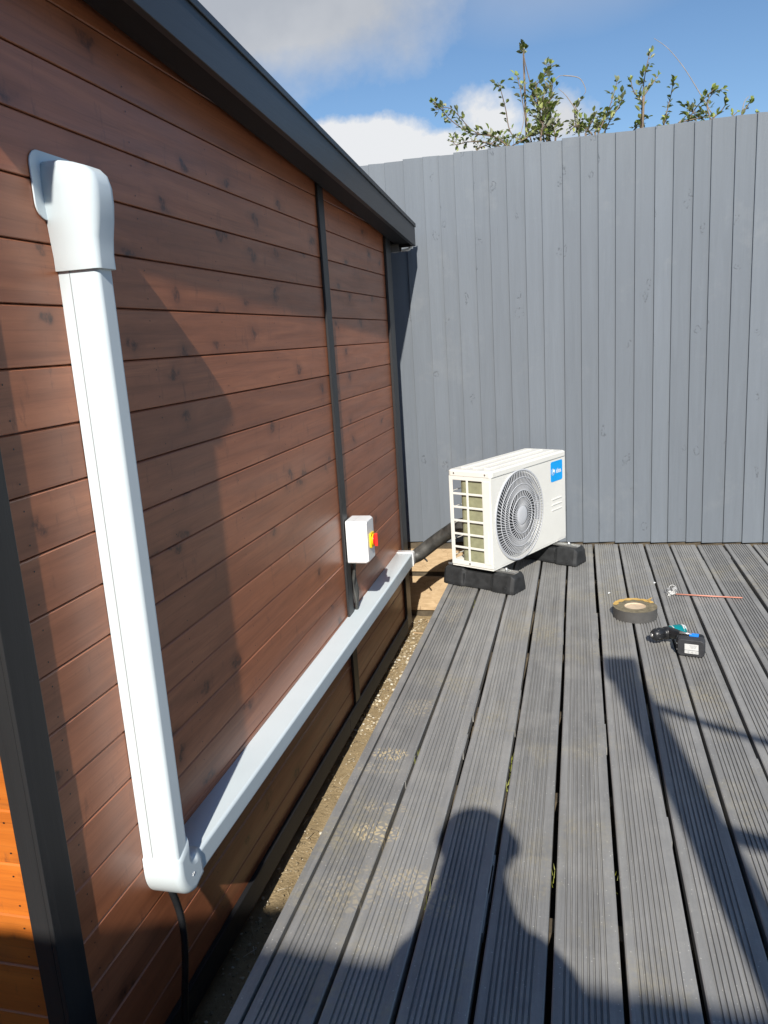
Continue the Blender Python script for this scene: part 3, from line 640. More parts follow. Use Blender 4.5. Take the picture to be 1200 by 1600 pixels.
# ------------------------------------------------------------------ isolator switch and its cable
ys0, ys1 = 2.515, None; zsw1, zsw0 = -0.600, -0.752
ysb = ys0 + 0.098; dx = 0.088
sw = thing('isolator_switch', 'white box isolator switch with yellow plate and red handle on the shed wall', 'switch', P(-W, ys0, zsw0))
bm = B(); c = P(-W + 0.0135 + dx*0.5 - 0.0065, (ys0+ysb)/2, (zsw0+zsw1)/2)
out = rrect((ysb-ys0)*H, (zsw1-zsw0)*H, 0.010, 4); out2 = rrect((ysb-ys0)*H - 0.014, (zsw1-zsw0)*H - 0.014, 0.008, 4)
x0 = -W*H + 0.0165; xm = -W*H + 0.0165 + 0.036; x1 = -W*H + dx*H
mk = lambda x, o_, s=1: [Vector((x, c.y + a*s, c.z + b*s)) for a, b in o_]
loft(bm, [mk(x0, out), mk(xm, out)]); o = obj('base_box', bm, M['white'], sw)
bm = B(); loft(bm, [mk(xm + 0.0012, out), mk(x1 - 0.012, out), mk(x1, out2)]); o = obj('cover', bm, M['white'], sw)
bm = B(); cyk = c.y + 0.002; czk = c.z - 0.002
out = rrect(0.062, 0.066, 0.008, 4); loft(bm, [[Vector((x, cyk + a, czk + b)) for a, b in out] for x in (x1 + 0.0002, x1 + 0.009)]); tube(bm, [Vector((x1 + 0.009, cyk, czk)), Vector((x1 + 0.014, cyk, czk))], 0.027, 20); obj('plate', bm, M['yellow'], sw, bevel=0.001)
bm = B(); tube(bm, [Vector((x1 + 0.014, cyk, czk)), Vector((x1 + 0.019, cyk, czk))], 0.024, 20); obox(bm, Vector((x1 + 0.024, cyk, czk)), Vector((1, 0, 0)), Vector((0, 1, 0)), Vector((0, 0, 1)), 0.014, 0.013, 0.058); obj('handle', bm, M['red'], sw, bevel=0.002)
text('0', 0.012, Vector((x1 + 0.0094, cyk - 0.024, czk + 0.024)), Vector((0, 1, 0)), Vector((0, 0, 1)), M['blackpl'], sw, 'marking')
for yy_ in (ys0 + 0.012, ysb - 0.012):
    bm = B(); tube(bm, [Vector((x1 - 0.006, yy_*H, c.z + 0.072)), Vector((x1 - 0.001, yy_*H, c.z + 0.072))], 0.005, 10); obj('screw', bm, M['lead'], sw)
bm = B()
for k in range(3):
    y = ys0 + 0.066 + 0.010*k; pts = [P(-W + 0.010 + 0.004*math.sin(i*0.9 + k), y + 0.002*math.sin(i*1.3 + 2*k), zsw0 + 0.002 - (zsw0 - zt0 - 0.002)*i/10) for i in range(11)]
    tube(bm, pts, [0.0078 + 0.0012*math.sin(i*2.1 + k) for i in range(11)], 8)
o = obj('cable_bundle', bm, M['lag']); tag(o, 'dark taped cables running from the white switch box down to the trunking', 'cable')

# ------------------------------------------------------------------ air conditioner outdoor unit
zb = -0.915; ht = 0.400
b3 = Vector((-0.331, 2.970, 0)); c3 = Vector((-0.0615, 3.50, 0))
L = (c3 - b3).length*H; ul = (c3 - b3).normalized(); un = Vector((ul.y, -ul.x, 0)); uz = Vector((0, 0, 1)); D = 0.198*H; HT = ht*H
O = Vector((b3.x*H, b3.y*H, (zb+1)*H))       # near lower front corner
def A(l, n, z): return O + ul*l + un*n + uz*z  # l along the front, n out of the front (negative = into the body), z up
ac = thing('air_conditioner', 'white outdoor air conditioner unit with a round grey fan grille, standing askew on the deck', 'air conditioner', A(L/2, -D/2, 0))
def abox(bm, l0, l1, n0, n1, z0, z1): obox(bm, A((l0+l1)/2, (n0+n1)/2, (z0+z1)/2), ul, un, uz, l1-l0, n1-n0, z1-z0)
topb = 0.032; th_ = 0.004
fl, fz, fr = 0.322*L/1.0 + 0.012, HT*0.485, HT*0.435
fl = 0.262; fz = 0.238
# front panel with round opening
bm = B(); n = 96; rim = []; outer = []
w0, w1, z0, z1 = 0.0, L, 0.010, HT - topb
def edge_pt(a):
    dx_, dz_ = math.cos(a), math.sin(a); ts = []
    if dx_ > 1e-9: ts.append((w1 - fl)/dx_)
    if dx_ < -1e-9: ts.append((w0 - fl)/dx_)
    if dz_ > 1e-9: ts.append((z1 - fz)/dz_)
    if dz_ < -1e-9: ts.append((z0 - fz)/dz_)
    t_ = min(ts); return fl + dx_*t_, fz + dz_*t_
fr = 0.222
angs = sorted([2*math.pi*k/n for k in range(n)] + [math.atan2(zc - fz, wc - fl) % (2*math.pi) for wc in (w0, w1) for zc in (z0, z1)])
vi = []; vo_ = []; vb = []
for a in angs:
    x, z = edge_pt(a); vo_.append(bm.verts.new(A(x, 0, z))); vi.append(bm.verts.new(A(fl + fr*math.cos(a), 0, fz + fr*math.sin(a)))); vb.append(bm.verts.new(A(fl + fr*0.985*math.cos(a), -0.030, fz + fr*0.985*math.sin(a))))
m_ = len(angs)
for i in range(m_):
    j = (i+1) % m_; bm.faces.new((vi[i], vo_[i], vo_[j], vi[j])); bm.faces.new((vb[i], vi[i], vi[j], vb[j]))
abox(bm, L - 0.004, L, -D, -0.0005, 0.010, HT - topb)       # far end panel
abox(bm, 0.0, 0.030, -0.010, -0.0005, 0.010, HT - topb)
fp = obj('front_panel', bm, M['acwhite'], ac)
# chamfered corner strip and embossed ribs
bm = B()
for k, zz in enumerate((0.245, 0.215, 0.185)): abox(bm, L - 0.155, L - 0.045, 0.0003, 0.0035, zz, zz + 0.007)
obj('embossed_lines', bm, M['acwhite'], ac, bevel=0.0015)
# top cover with long ridges
bm = B(); out = [(a + L/2, b - D/2 + 0.000) for a, b in rrect(L + 0.010, D + 0.010, 0.018, 4)]; ins = [(a + L/2, b - D/2) for a, b in rrect(L - 0.008, D - 0.008, 0.014, 4)]
loft(bm, [[A(a, b, HT - topb - 0.001) for a, b in out], [A(a, b, HT - 0.008) for a, b in out], [A(a, b, HT - 0.002) for a, b in ins]]); 
for f in bm.faces: f.smooth = False
for k in range(3):
    nn_ = -D*(0.22 + 0.28*k); abox(bm, 0.05, L - 0.05, nn_ - 0.014, nn_ + 0.014, HT - 0.0018, HT + 0.005)
obj('top_cover', bm, M['acwhite'], ac, bevel=0.002)
bm = B()
bm.free()
for q, zz in ((-0.030, HT - 0.018), (-D + 0.035, HT - 0.018), (-D*0.55, 0.022)):
    bm = B(); tube(bm, [A(-0.0030, q, zz), A(-0.008, q, zz)], 0.0045, 8); obj('screw', bm, M['steel'], ac)
# base pan
bm = B(); abox(bm, 0.001, L - 0.001, -D + 0.001, -0.001, 0.0, 0.009); abox(bm, 0.002, L - 0.002, -D + 0.002, -D + 0.006, 0.0091, 0.03); obj('base_pan', bm, M['acwhite'], ac)
# near end: open grid, two columns by six rows
bm = B(); zlo, zhi = 0.034, HT - topb - 0.022; c0, c1, cm = -D + 0.022, -0.052, None
def ebox(n0, n1, z0_, z1_, t0=-0.003, t1=0.0): abox(bm, t0, t1, n0, n1, z0_, z1_)
ebox(-D, c0, 0.0095, HT - topb - 0.0015); ebox(c1, -0.0007, 0.0095, HT - topb - 0.0015)
ebox(c0, c1, 0.0095, zlo); ebox(c0, c1, zhi, HT - topb - 0.0015)
mid_ = (c0 + c1)/2; ebox(mid_ - 0.006, mid_ + 0.006, zlo, zhi, -0.0045, 0.0005)
for k in range(1, 6):
    zz = zlo + (zhi - zlo)*k/6; ebox(c0, c1, zz - 0.0055, zz + 0.0055, -0.004, 0.0002)
obj('end_grille', bm, M['acwhite'], ac, bevel=0.0012)
bm = B(); ebox(-0.045, -0.006, 0.03, HT - topb - 0.02, -0.0052, -0.0031); ebox(-0.033, -0.020, 0.05, HT*0.4, -0.0068, -0.0053); obj('end_panel', bm, M['acwhite'], ac, bevel=0.001)
# things inside
bm = B(); out = rrect(0.44, D*0.66, 0.035, 6)
loft(bm, [[A(0.230 + a, -D*0.475 + b, z) for a, b in out] for z in (0.010, HT - topb - 0.004)]); 
ob = obj('fan_housing', bm, M['olive'], ac)
for f in ob.data.polygons: f.use_smooth = len(f.vertices) == 4
bm = B(); abox(bm, 0.47, 0.474, -D + 0.004, -0.004, 0.01, HT - topb - 0.002); obj('bulkhead', bm, M['acgrey'], ac)
bm = B(); abox(bm, 0.48, L - 0.005, -D, -D + 0.003, 0.031, HT - topb - 0.0015); abox(bm, 0.0, 0.010, -D - 0.0005, -D + 0.003, 0.0095, HT - topb - 0.002)
for k in range(5):
    zz = 0.05 + k*0.085; abox(bm, 0.011, 0.479, -D, -D + 0.003, zz, zz + 0.003)
obj('rear_guard', bm, M['acwhite'], ac)
# fan grille: dished rings, vanes, hub
fr = 0.240
def dome(r): return 0.013*(1 - (r/fr)**2) + 0.006
bm = B(); seg = 72
def ringband(r0, r1, h0, h1, tk=0.003):
    rings_ = []
    for k in range(seg):
        a = 2*math.pi*k/seg; ca, sa = math.cos(a), math.sin(a)
        rings_.append([A(fl + r0*ca, h0, fz + r0*sa), A(fl + r1*ca, h1, fz + r1*sa), A(fl + r1*ca, h1 - tk, fz + r1*sa), A(fl + r0*ca, h0 - tk, fz + r0*sa)])
    rings_.append(rings_[0]); loft(bm, rings_, False, False)
ringband(fr*0.960, fr*1.0, dome(fr*.95), 0.004, 0.004)
rad = [0.82, 0.68, 0.54, 0.40]
for q in rad: ringband(fr*q - 0.0018, fr*q + 0.0018, dome(fr*q) + 0.001, dome(fr*q) + 0.001, 0.003)
for f in bm.faces: f.smooth = True
obj('grille_rings', bm, M['acgrey'], ac)
bm = B(); nv = 84
for k in range(nv):
    for i, (ra, rb_) in enumerate(zip([0.958] + rad, rad + [0.215])):
        if i >= 3 and k % 2: continue
        sw0 = sum(0.05 + 0.035*q_ for q_ in range(i)); p0 = 2*math.pi*(k/nv) + sw0; p1 = p0 + 0.05 + 0.035*i
        ca, sa = math.cos(p0), math.sin(p0); cb_, sb_ = math.cos(p1), math.sin(p1); r0, r1 = fr*ra, fr*rb_; hw = 0.0021; dpz = 0.0024
        t0 = Vector((-sa, ca)); t1 = Vector((-sb_, cb_)); rings_ = []
        for (r_, c_, s_, t_) in ((r0, ca, sa, t0), (r1, cb_, sb_, t1)):
            h = dome(r_) - 0.0005
            rings_.append([A(fl + r_*c_ + t_.x*hw, h, fz + r_*s_ + t_.y*hw), A(fl + r_*c_ - t_.x*hw, h, fz + r_*s_ - t_.y*hw), A(fl + r_*c_ - t_.x*hw*0.6, h - dpz, fz + r_*s_ - t_.y*hw*0.6), A(fl + r_*c_ + t_.x*hw*0.6, h - dpz, fz + r_*s_ + t_.y*hw*0.6)])
        loft(bm, rings_, False, False)
for f in bm.faces: f.smooth = False
obj('grille_vanes', bm, M['acgrey'], ac)
bm = B(); rings_ = []
for q, h in ((0.0, 0.0185), (0.10, 0.0183), (0.19, 0.017), (0.215, 0.015), (0.215, 0.004)):
    rings_.append([A(fl + fr*max(q, .001)*math.cos(2*math.pi*k/40), h, fz + fr*max(q, .001)*math.sin(2*math.pi*k/40)) for k in range(40)])
loft(bm, rings_, True, True); obj('grille_hub', bm, M['acgrey'], ac)
bm = B(); vb_ = [A(fl + 0.218*math.cos(2*math.pi*k/48), -0.0305, fz + 0.218*math.sin(2*math.pi*k/48)) for k in range(48)]
bm.faces.new([bm.verts.new(p) for p in vb_]); vb2 = None
for k in range(3):
    a0 = k*2.094 + 0.4; pts_ = []
    rr_ = [(0.2, 0.0), (0.55, 0.18), (0.93, 0.30), (0.93, 0.95), (0.55, 0.95), (0.2, 0.7)]
    bm.faces.new([bm.verts.new(A(fl + fr*r_*math.cos(a0 + w_), -0.020 - 0.008*w_, fz + fr*r_*math.sin(a0 + w_))) for r_, w_ in rr_])
obj('fan', bm, M['acfan'], ac)
# badge
bl0, bl1, bz0, bz1 = L - 0.162, L - 0.032, HT - topb - 0.128, HT - topb - 0.016
bm = B(); cx, cz = (bl0+bl1)/2, (bz0+bz1)/2
loft(bm, [[A(cx + a, h, cz + b) for a, b in rrect(bl1-bl0, bz1-bz0, 0.012, 5)] for h in (0.0003, 0.0012)]); bd = obj('badge', bm, M['badge'], ac)
text('idea', 0.036, A(cx + 0.020, 0.0016, cz - 0.001), ul, uz, M['white'], ac, 'badge_lettering', 0.0002, 0.0006)
bm = B(); rc = 0.0185; cl = bl0 + 0.023
ring_ = []
for k in range(31):
    a = math.radians(60 + 285*k/30); wd_ = 0.0028*(0.55 + 0.45*math.sin(math.pi*k/30))
    ring_.append([A(cl + (rc - wd_)*math.cos(a), 0.0016, cz - 0.001 + (rc - wd_)*math.sin(a)), A(cl + rc*math.cos(a), 0.0016, cz - 0.001 + rc*math.sin(a)), A(cl + rc*math.cos(a), 0.0014, cz - 0.001 + rc*math.sin(a)), A(cl + (rc - wd_)*math.cos(a), 0.0014, cz - 0.001 + (rc - wd_)*math.sin(a))])
loft(bm, ring_)
for p0, p1 in (((-0.004, -0.012), (0.003, 0.013)), ((0.003, 0.013), (0.008, -0.006)), ((0.008, -0.006), (0.015, 0.011)), ((0.015, 0.011), (0.0185, -0.011))):
    tube(bm, [A(cl + p0[0], 0.0016, cz + p0[1]), A(cl + p1[0], 0.0016, cz + p1[1])], 0.0018, 6)
obj('badge_emblem', bm, M['white'], ac)
# rating stickers low on the end panel are bare; the two rubber feet stand on the deck
def foot(lc, label, n_front):
    wb, wt, hh = 0.135, 0.100, (zb + 1)*H - 0.012
    n1 = n_front; n0 = n_front - 0.43
    t_ = thing('rubber_foot', label, 'support foot', A(lc, (n0+n1)/2, -(zb+1)*H), 'rubber feet under the air conditioner')
    bm = B(); rings_ = []; zg = -(zb+1)*H
    for nn_, s, hs in ((n0, 0.86, 0.82), (n0 + 0.018, 1.0, 1.0), (n0 + 0.12, 1.0, 1.0), (n0 + 0.135, 0.84, 0.86), (n1 - 0.135, 0.84, 0.86), (n1 - 0.12, 1.0, 1.0), (n1 - 0.018, 1.0, 1.0), (n1, 0.86, 0.82)):
        rings_.append([A(lc - wb/2*s, nn_, zg + 0.0012), A(lc + wb/2*s, nn_, zg + 0.0012), A(lc + wb/2*s, nn_, zg + 0.018), A(lc + wt/2*s, nn_, zg + hh*hs), A(lc - wt/2*s, nn_, zg + hh*hs), A(lc - wb/2*s, nn_, zg + 0.018)])
    loft(bm, rings_)
    for f in bm.faces: f.smooth = False
    obj('block', bm, M['rubber'], t_, bevel=0.005)
    bm = B(); zt_ = zg + hh + 0.0006
    obox(bm, A(lc, (n0+n1)/2 - 0.004, zt_ + 0.001), un, ul, uz, 0.405, 0.040, 0.002)
    for s in (-1, 1): obox(bm, A(lc + s*0.0185, (n0+n1)/2 - 0.004, zt_ + 0.0055), un, ul, uz, 0.405, 0.003, 0.0065)
    obj('rail', bm, M['steel'], t_)
    bm = B(); tube(bm, [A(lc, n1 - 0.075, zt_ + 0.0025), A(lc, n1 - 0.075, zt_ + 0.022)], 0.005, 8); tube(bm, [A(lc, n1 - 0.075, zt_ + 0.009), A(lc, n1 - 0.075, zt_ + 0.016)], 0.010, 6); obj('bolt', bm, M['steel'], t_)
    for nn_ in (n1 - 0.05,):
        bm = B(); tube(bm, [A(lc - wb/2 + 0.004, nn_, zg + 0.026), A(lc - wb/2 - 0.0035, nn_, zg + 0.026)], 0.012, 10); obj('boss', bm, M['rubber'], t_)
    for nn_ in (n0 + 0.13, n1 - 0.13):
        bm = B(); obox(bm, A(lc - wb/2 + 0.012, nn_, zg + 0.045), ul, un, uz, 0.014, 0.006, 0.05); obj('rib', bm, M['rubber'], t_, bevel=0.002)
foot(0.055, 'black rubber foot under the open grille end of the air conditioner', 0.115)
foot(L - 0.115, 'black rubber foot under the badge end of the air conditioner', 0.155)

# insulated pipe run from the trunking end up to the back of the unit
bm = B(); p_end = P(-W + 0.040, yend - 0.02, -0.974)
pe = A(0.10, -D - 0.01, 0.14)
ctrl = [P(-0.762, yend - 0.03, -0.975), P(-0.742, yend + 0.02, -0.974), P(-0.700, 3.36, -0.948), P(-0.640, 3.36, -0.902), P(-0.568, 3.33, -0.848), P(-0.50, 3.27, -0.80), P(-0.42, 3.22, -0.79)]
def spline(ct, n):
    out = []
    for i in range(len(ct)-1):
        p0, p1, p2, p3 = ct[max(i-1, 0)], ct[i], ct[i+1], ct[min(i+2, len(ct)-1)]
        for k in range(n):
            t_ = k/n; out.append(0.5*((2*p1) + (p2-p0)*t_ + (2*p0-5*p1+4*p2-p3)*t_*t_ + (3*p1-p0-3*p2+p3)*t_**3))
    out.append(ct[-1]); return out
sp_ = spline(ctrl, 10)
tube(bm, sp_, [0.022 + 0.018*min(1, i/16) for i in range(len(sp_))], 14); o = obj('insulated_pipe', bm, M['lag'], None); tag(o, 'black taped pipe bundle sloping from the trunking end up to the air conditioner', 'pipe')
bm = B(); q = [P(-W + 0.03, yend, -0.99), P(-0.715, 3.37, -0.985), P(-0.690, 3.36, -0.975), P(-0.672, 3.35, -0.988)]; tube(bm, spline(q, 6), 0.005, 8)
o = obj('spare_cable', bm, M['blackpl'], None); tag(o, 'thin black cable end poking out of the trunking below the pipe', 'cable')

# ------------------------------------------------------------------ tape, drill, rod on the deck
tq = onZ(994, 966, -1); tcn = P(0.186, 2.727, -1); R0, R1, hh = 0.074*H, 0.034*H, 0.050
tp = thing('tape_roll', 'flat roll of dark grey tape with a pale cardboard core, lying beside the drill', 'tape', tcn)
def cyl(bm, c, r, z0, z1, n=56, inner=None, caps=True):
    ro = [c + Vector((r*math.cos(2*math.pi*k/n), r*math.sin(2*math.pi*k/n), 0)) for k in range(n)]
    if inner is None: loft(bm, [[p + Vector((0, 0, z0)) for p in ro], [p + Vector((0, 0, z1)) for p in ro]], caps, caps); return
    ri = [c + Vector((inner*math.cos(2*math.pi*k/n), inner*math.sin(2*math.pi*k/n), 0)) for k in range(n)]
    rows = [[p + Vector((0, 0, z0)) for p in ri], [p + Vector((0, 0, z0)) for p in ro], [p + Vector((0, 0, z1)) for p in ro], [p + Vector((0, 0, z1)) for p in ri], [p + Vector((0, 0, z0)) for p in ri]]
    loft(bm, rows, False, False)
bm = B(); cyl(bm, tcn, R0, 0.001, hh, inner=R1 + 0.004)
for f in bm.faces:
    f.smooth = False
    if abs(f.normal.z) > 0.5 or abs(sum((v.co.z for v in f.verts))/4 - hh) < 1e-4: f.material_index = 1
obj('wound_tape', bm, [M['tapeskin'], M['tapeside']], tp)
bm = B(); cyl(bm, tcn, R1 + 0.0036, 0.0008, hh - 0.001, inner=R1); cyl(bm, tcn, R1 - 0.0004, 0.0008, hh - 0.006); obj('core', bm, M['card'], tp)
bm = B(); n = 30; rows = []
for k in range(n+1):
    a = math.radians(28 + 150*k/n); wv = 0.004*math.sin(k*1.1)
    rows.append([tcn + Vector(((R0*0.80 + wv)*math.cos(a), (R0*0.80 + wv)*math.sin(a), hh + 0.0012)), tcn + Vector(((R0*1.01)*math.cos(a), (R0*1.01)*math.sin(a), hh + 0.002 + 0.002*abs(math.sin(k*.7))))])
loft(bm, rows, False, False, False)
q0 = tcn + Vector((R0*0.55, R0*0.85, hh + 0.001)); v_ = [bm.verts.new(q0 + Vector(p)) for p in ((0, 0, 0), (0.03, 0.004, 0.012), (0.012, -0.03, 0.004))]; bm.faces.new(v_)
obj('liner', bm, M['kraft'], tp)

dq = onZ(1062, 1005, -0.97)
dr = thing('cordless_drill', 'small black and teal cordless drill lying on its side with a labelled battery', 'drill', P(0.31, 2.47, -1))
# axes: from the battery face towards the viewer
bq = P(*onZ(1080, 1012, -0.972)); 
fu = Vector((0.97, -0.24, 0)).normalized(); fv = Vector((-0.24*0.2, -0.18, 0.98)).normalized(); fn = fu.cross(fv).normalized(); fv = fn.cross(fu).normalized()
if fn.y > 0: fn = -fn
bc = Vector((bq.x, bq.y, 0.042))
def rbox(bm, c, u, v, n_, sw_, sh, sd, r):
    o_ = rrect(sw_, sh, r, 4); o2 = rrect(sw_-0.008, sh-0.008, max(r-0.004, .002), 4)
    loft(bm, [[c + u*a + v*b + n_*(-sd/2) for a, b in o2], [c + u*a + v*b + n_*(-sd/2 + .004) for a, b in o_], [c + u*a + v*b + n_*(sd/2 - .004) for a, b in o_], [c + u*a + v*b + n_*(sd/2) for a, b in o2]])
bm = B(); rbox(bm, bc, fu, fv, fn, 0.100, 0.076, 0.034, 0.016); b1 = obj('battery', bm, M['darkpl'], dr)
bm = B(); rbox(bm, bc - fn*0.030, fu, fv, fn, 0.088, 0.070, 0.024, 0.014); rbox(bm, bc - fn*0.026 - fu*0.048 - fv*0.004, fu, fv, fn, 0.02, 0.05, 0.03, 0.006)
# handle runs back and to the left into the motor head
hp = bc - fn*0.04; hd = (Vector((-0.075, 0.085, 0)))
tube(bm, [hp, hp + hd*0.5 + Vector((0, 0, 0.002)), hp + hd], [0.023, 0.019, 0.022], 14); obj('handle', bm, M['blackpl'], dr)
hc = hp + hd + Vector((0.010, 0.012, -0.004)); hdv = Vector((-0.85, -0.42, 0.0)).normalized()
bm = B(); tube(bm, [hc - hdv*0.055, hc - hdv*0.045, hc - hdv*0.01, hc + hdv*0.012], [0.020, 0.027, 0.028, 0.026], 16); obj('motor_housing', bm, M['teal'], dr)
bm = B(); tube(bm, [hc - hdv*0.040 + Vector((0, 0, .004)), hc - hdv*0.060 + Vector((0, 0, .006))], [0.026, 0.016], 16); tube(bm, [hc + hdv*0.0, hc + hdv*0.004], [0.0285, 0.0285], 16); obj('silver_band', bm, M['clear'], dr)
bm = B(); hl = hc + hdv*0.0125
tube(bm, [hl, hl + hdv*0.02, hl + hdv*0.022, hl + hdv*0.034, hl + hdv*0.036, hl + hdv*0.066, hl + hdv*0.078], [0.026, 0.026, 0.022, 0.022, 0.025, 0.024, 0.015], 18)
for k in range(9):
    a = 2*math.pi*k/9; s1 = hdv.cross(Vector((0, 0, 1))).normalized(); s2 = s1.cross(hdv); r_ = s1*math.cos(a) + s2*math.sin(a)
    tube(bm, [hl + hdv*0.038 + r_*0.0245, hl + hdv*0.064 + r_*0.0238], 0.0022, 6)
obj('chuck', bm, M['blackpl'], dr)
bm = B(); cc = hl + hdv*0.0785
tube(bm, [cc, cc + hdv*0.004], [0.010, 0.006], 10); obj('chuck_jaw', bm, M['steel'], dr)
bm = B(); lc_ = bc + fn*0.0175 + fu*0.003 + fv*0.000
obox(bm, lc_ + fv*0.006, fu, fv, fn, 0.050, 0.026, 0.0008); obox(bm, lc_ - fv*0.0165, fu, fv, fn, 0.050, 0.013, 0.0008); obj('battery_label', bm, M['paper'], dr)
bm = B(); obox(bm, lc_ - fv*0.0085, fu, fv, fn, 0.050, 0.003, 0.001)
for i in range(3): obox(bm, lc_ + fv*(0.013 - 0.005*i) + fu*0.006 + fn*0.0006, fu, fv, fn, 0.028 - 0.005*i, 0.0012, 0.0006)
for i in range(9): obox(bm, lc_ - fv*0.0165 + fu*(-0.02 + 0.005*i) + fn*0.0006, fu, fv, fn, 0.0022, 0.0016 + 0.003*((i*7) % 3), 0.0006)
obj('label_print', bm, M['lead'], dr)
for s in (-0.012, 0.014):
    bm = B(); obox(bm, bc - fu*0.047 + fv*s + fn*0.012, fu, fv, fn, 0.010, 0.004, 0.004); obj('contact', bm, M['steel'], dr)
bm = B(); obox(bm, bc + fv*0.037 - fn*0.018 + fu*0.008, fu, fv, fn, 0.034, 0.012, 0.018); obj('release_button', bm, M['blue'], dr, bevel=0.002)
bm = B(); tube(bm, [bc + fv*0.043 - fn*0.02 - fu*0.045, bc + fv*0.043 - fn*0.018 + fu*0.0], 0.0045, 8); obj('belt_clip', bm, M['steel'], dr)

s0 = onZ(1056, 925, -0.985); s1 = onZ(1160, 934, -0.997)
rod = thing('swab_stick', 'thin salmon pink rod with a crumpled clear tip lying across the deck boards', 'rod', P(s0.x, s0.y, -1))
bm = B(); tube(bm, [P(s0.x, s0.y, -0.993), P((s0.x+s1.x)/2, (s0.y+s1.y)/2, -0.9955), P(s1.x, s1.y, -0.997)], 0.0032, 8); obj('stick', bm, M['copper'], rod)
bm = B(); rs = random.Random(4); c = P(s0.x - 0.014, s0.y + 0.004, -0.988)
for k in range(26):
    p = c + Vector((rs.uniform(-.022, .02), rs.uniform(-.012, .02), rs.uniform(-.012, .014)))
    vs = [bm.verts.new(p + Vector((rs.uniform(-.014, .014), rs.uniform(-.012, .012), rs.uniform(-.008, .01)))) for _ in range(3)]; bm.faces.new(vs)
obj('crumpled_tip', bm, M['clear'], rod)
bm = B(); c2 = c + Vector((0.006, 0.022, 0.010)); tube(bm, [c2 + Vector((0.017*math.cos(a/16*6.283), 0.012*math.sin(a/16*6.283), 0.016*math.sin(a/16*6.283))) for a in range(17)], 0.0012, 5); obj('loop', bm, M['clear'], rod)
# scraps
for i, (px, py, lb) in enumerate(((952, 928, 'tiny white scrap of paper on the deck near the tape roll'), (1023, 912, 'small white flake lodged in the gap between two deck boards by the fence end'))):
    q = onZ(px, py, -0.999); bm = B(); c = P(q.x, q.y, -0.998)
    vs = [bm.verts.new(c + Vector(p)) for p in ((-.006, -.008, 0.001), (.004, -.004, .005), (.007, .009, .001), (-.004, .006, .006))]; bm.faces.new(vs); ex = bmesh.ops.extrude_face_region(bm, geom=bm.faces[:])
    for v in ex['geom']:
        if isinstance(v, bmesh.types.BMVert): v.co.z += 0.001
    o = obj('paper_scrap', bm, M['paper']); tag(o, lb, 'scrap')

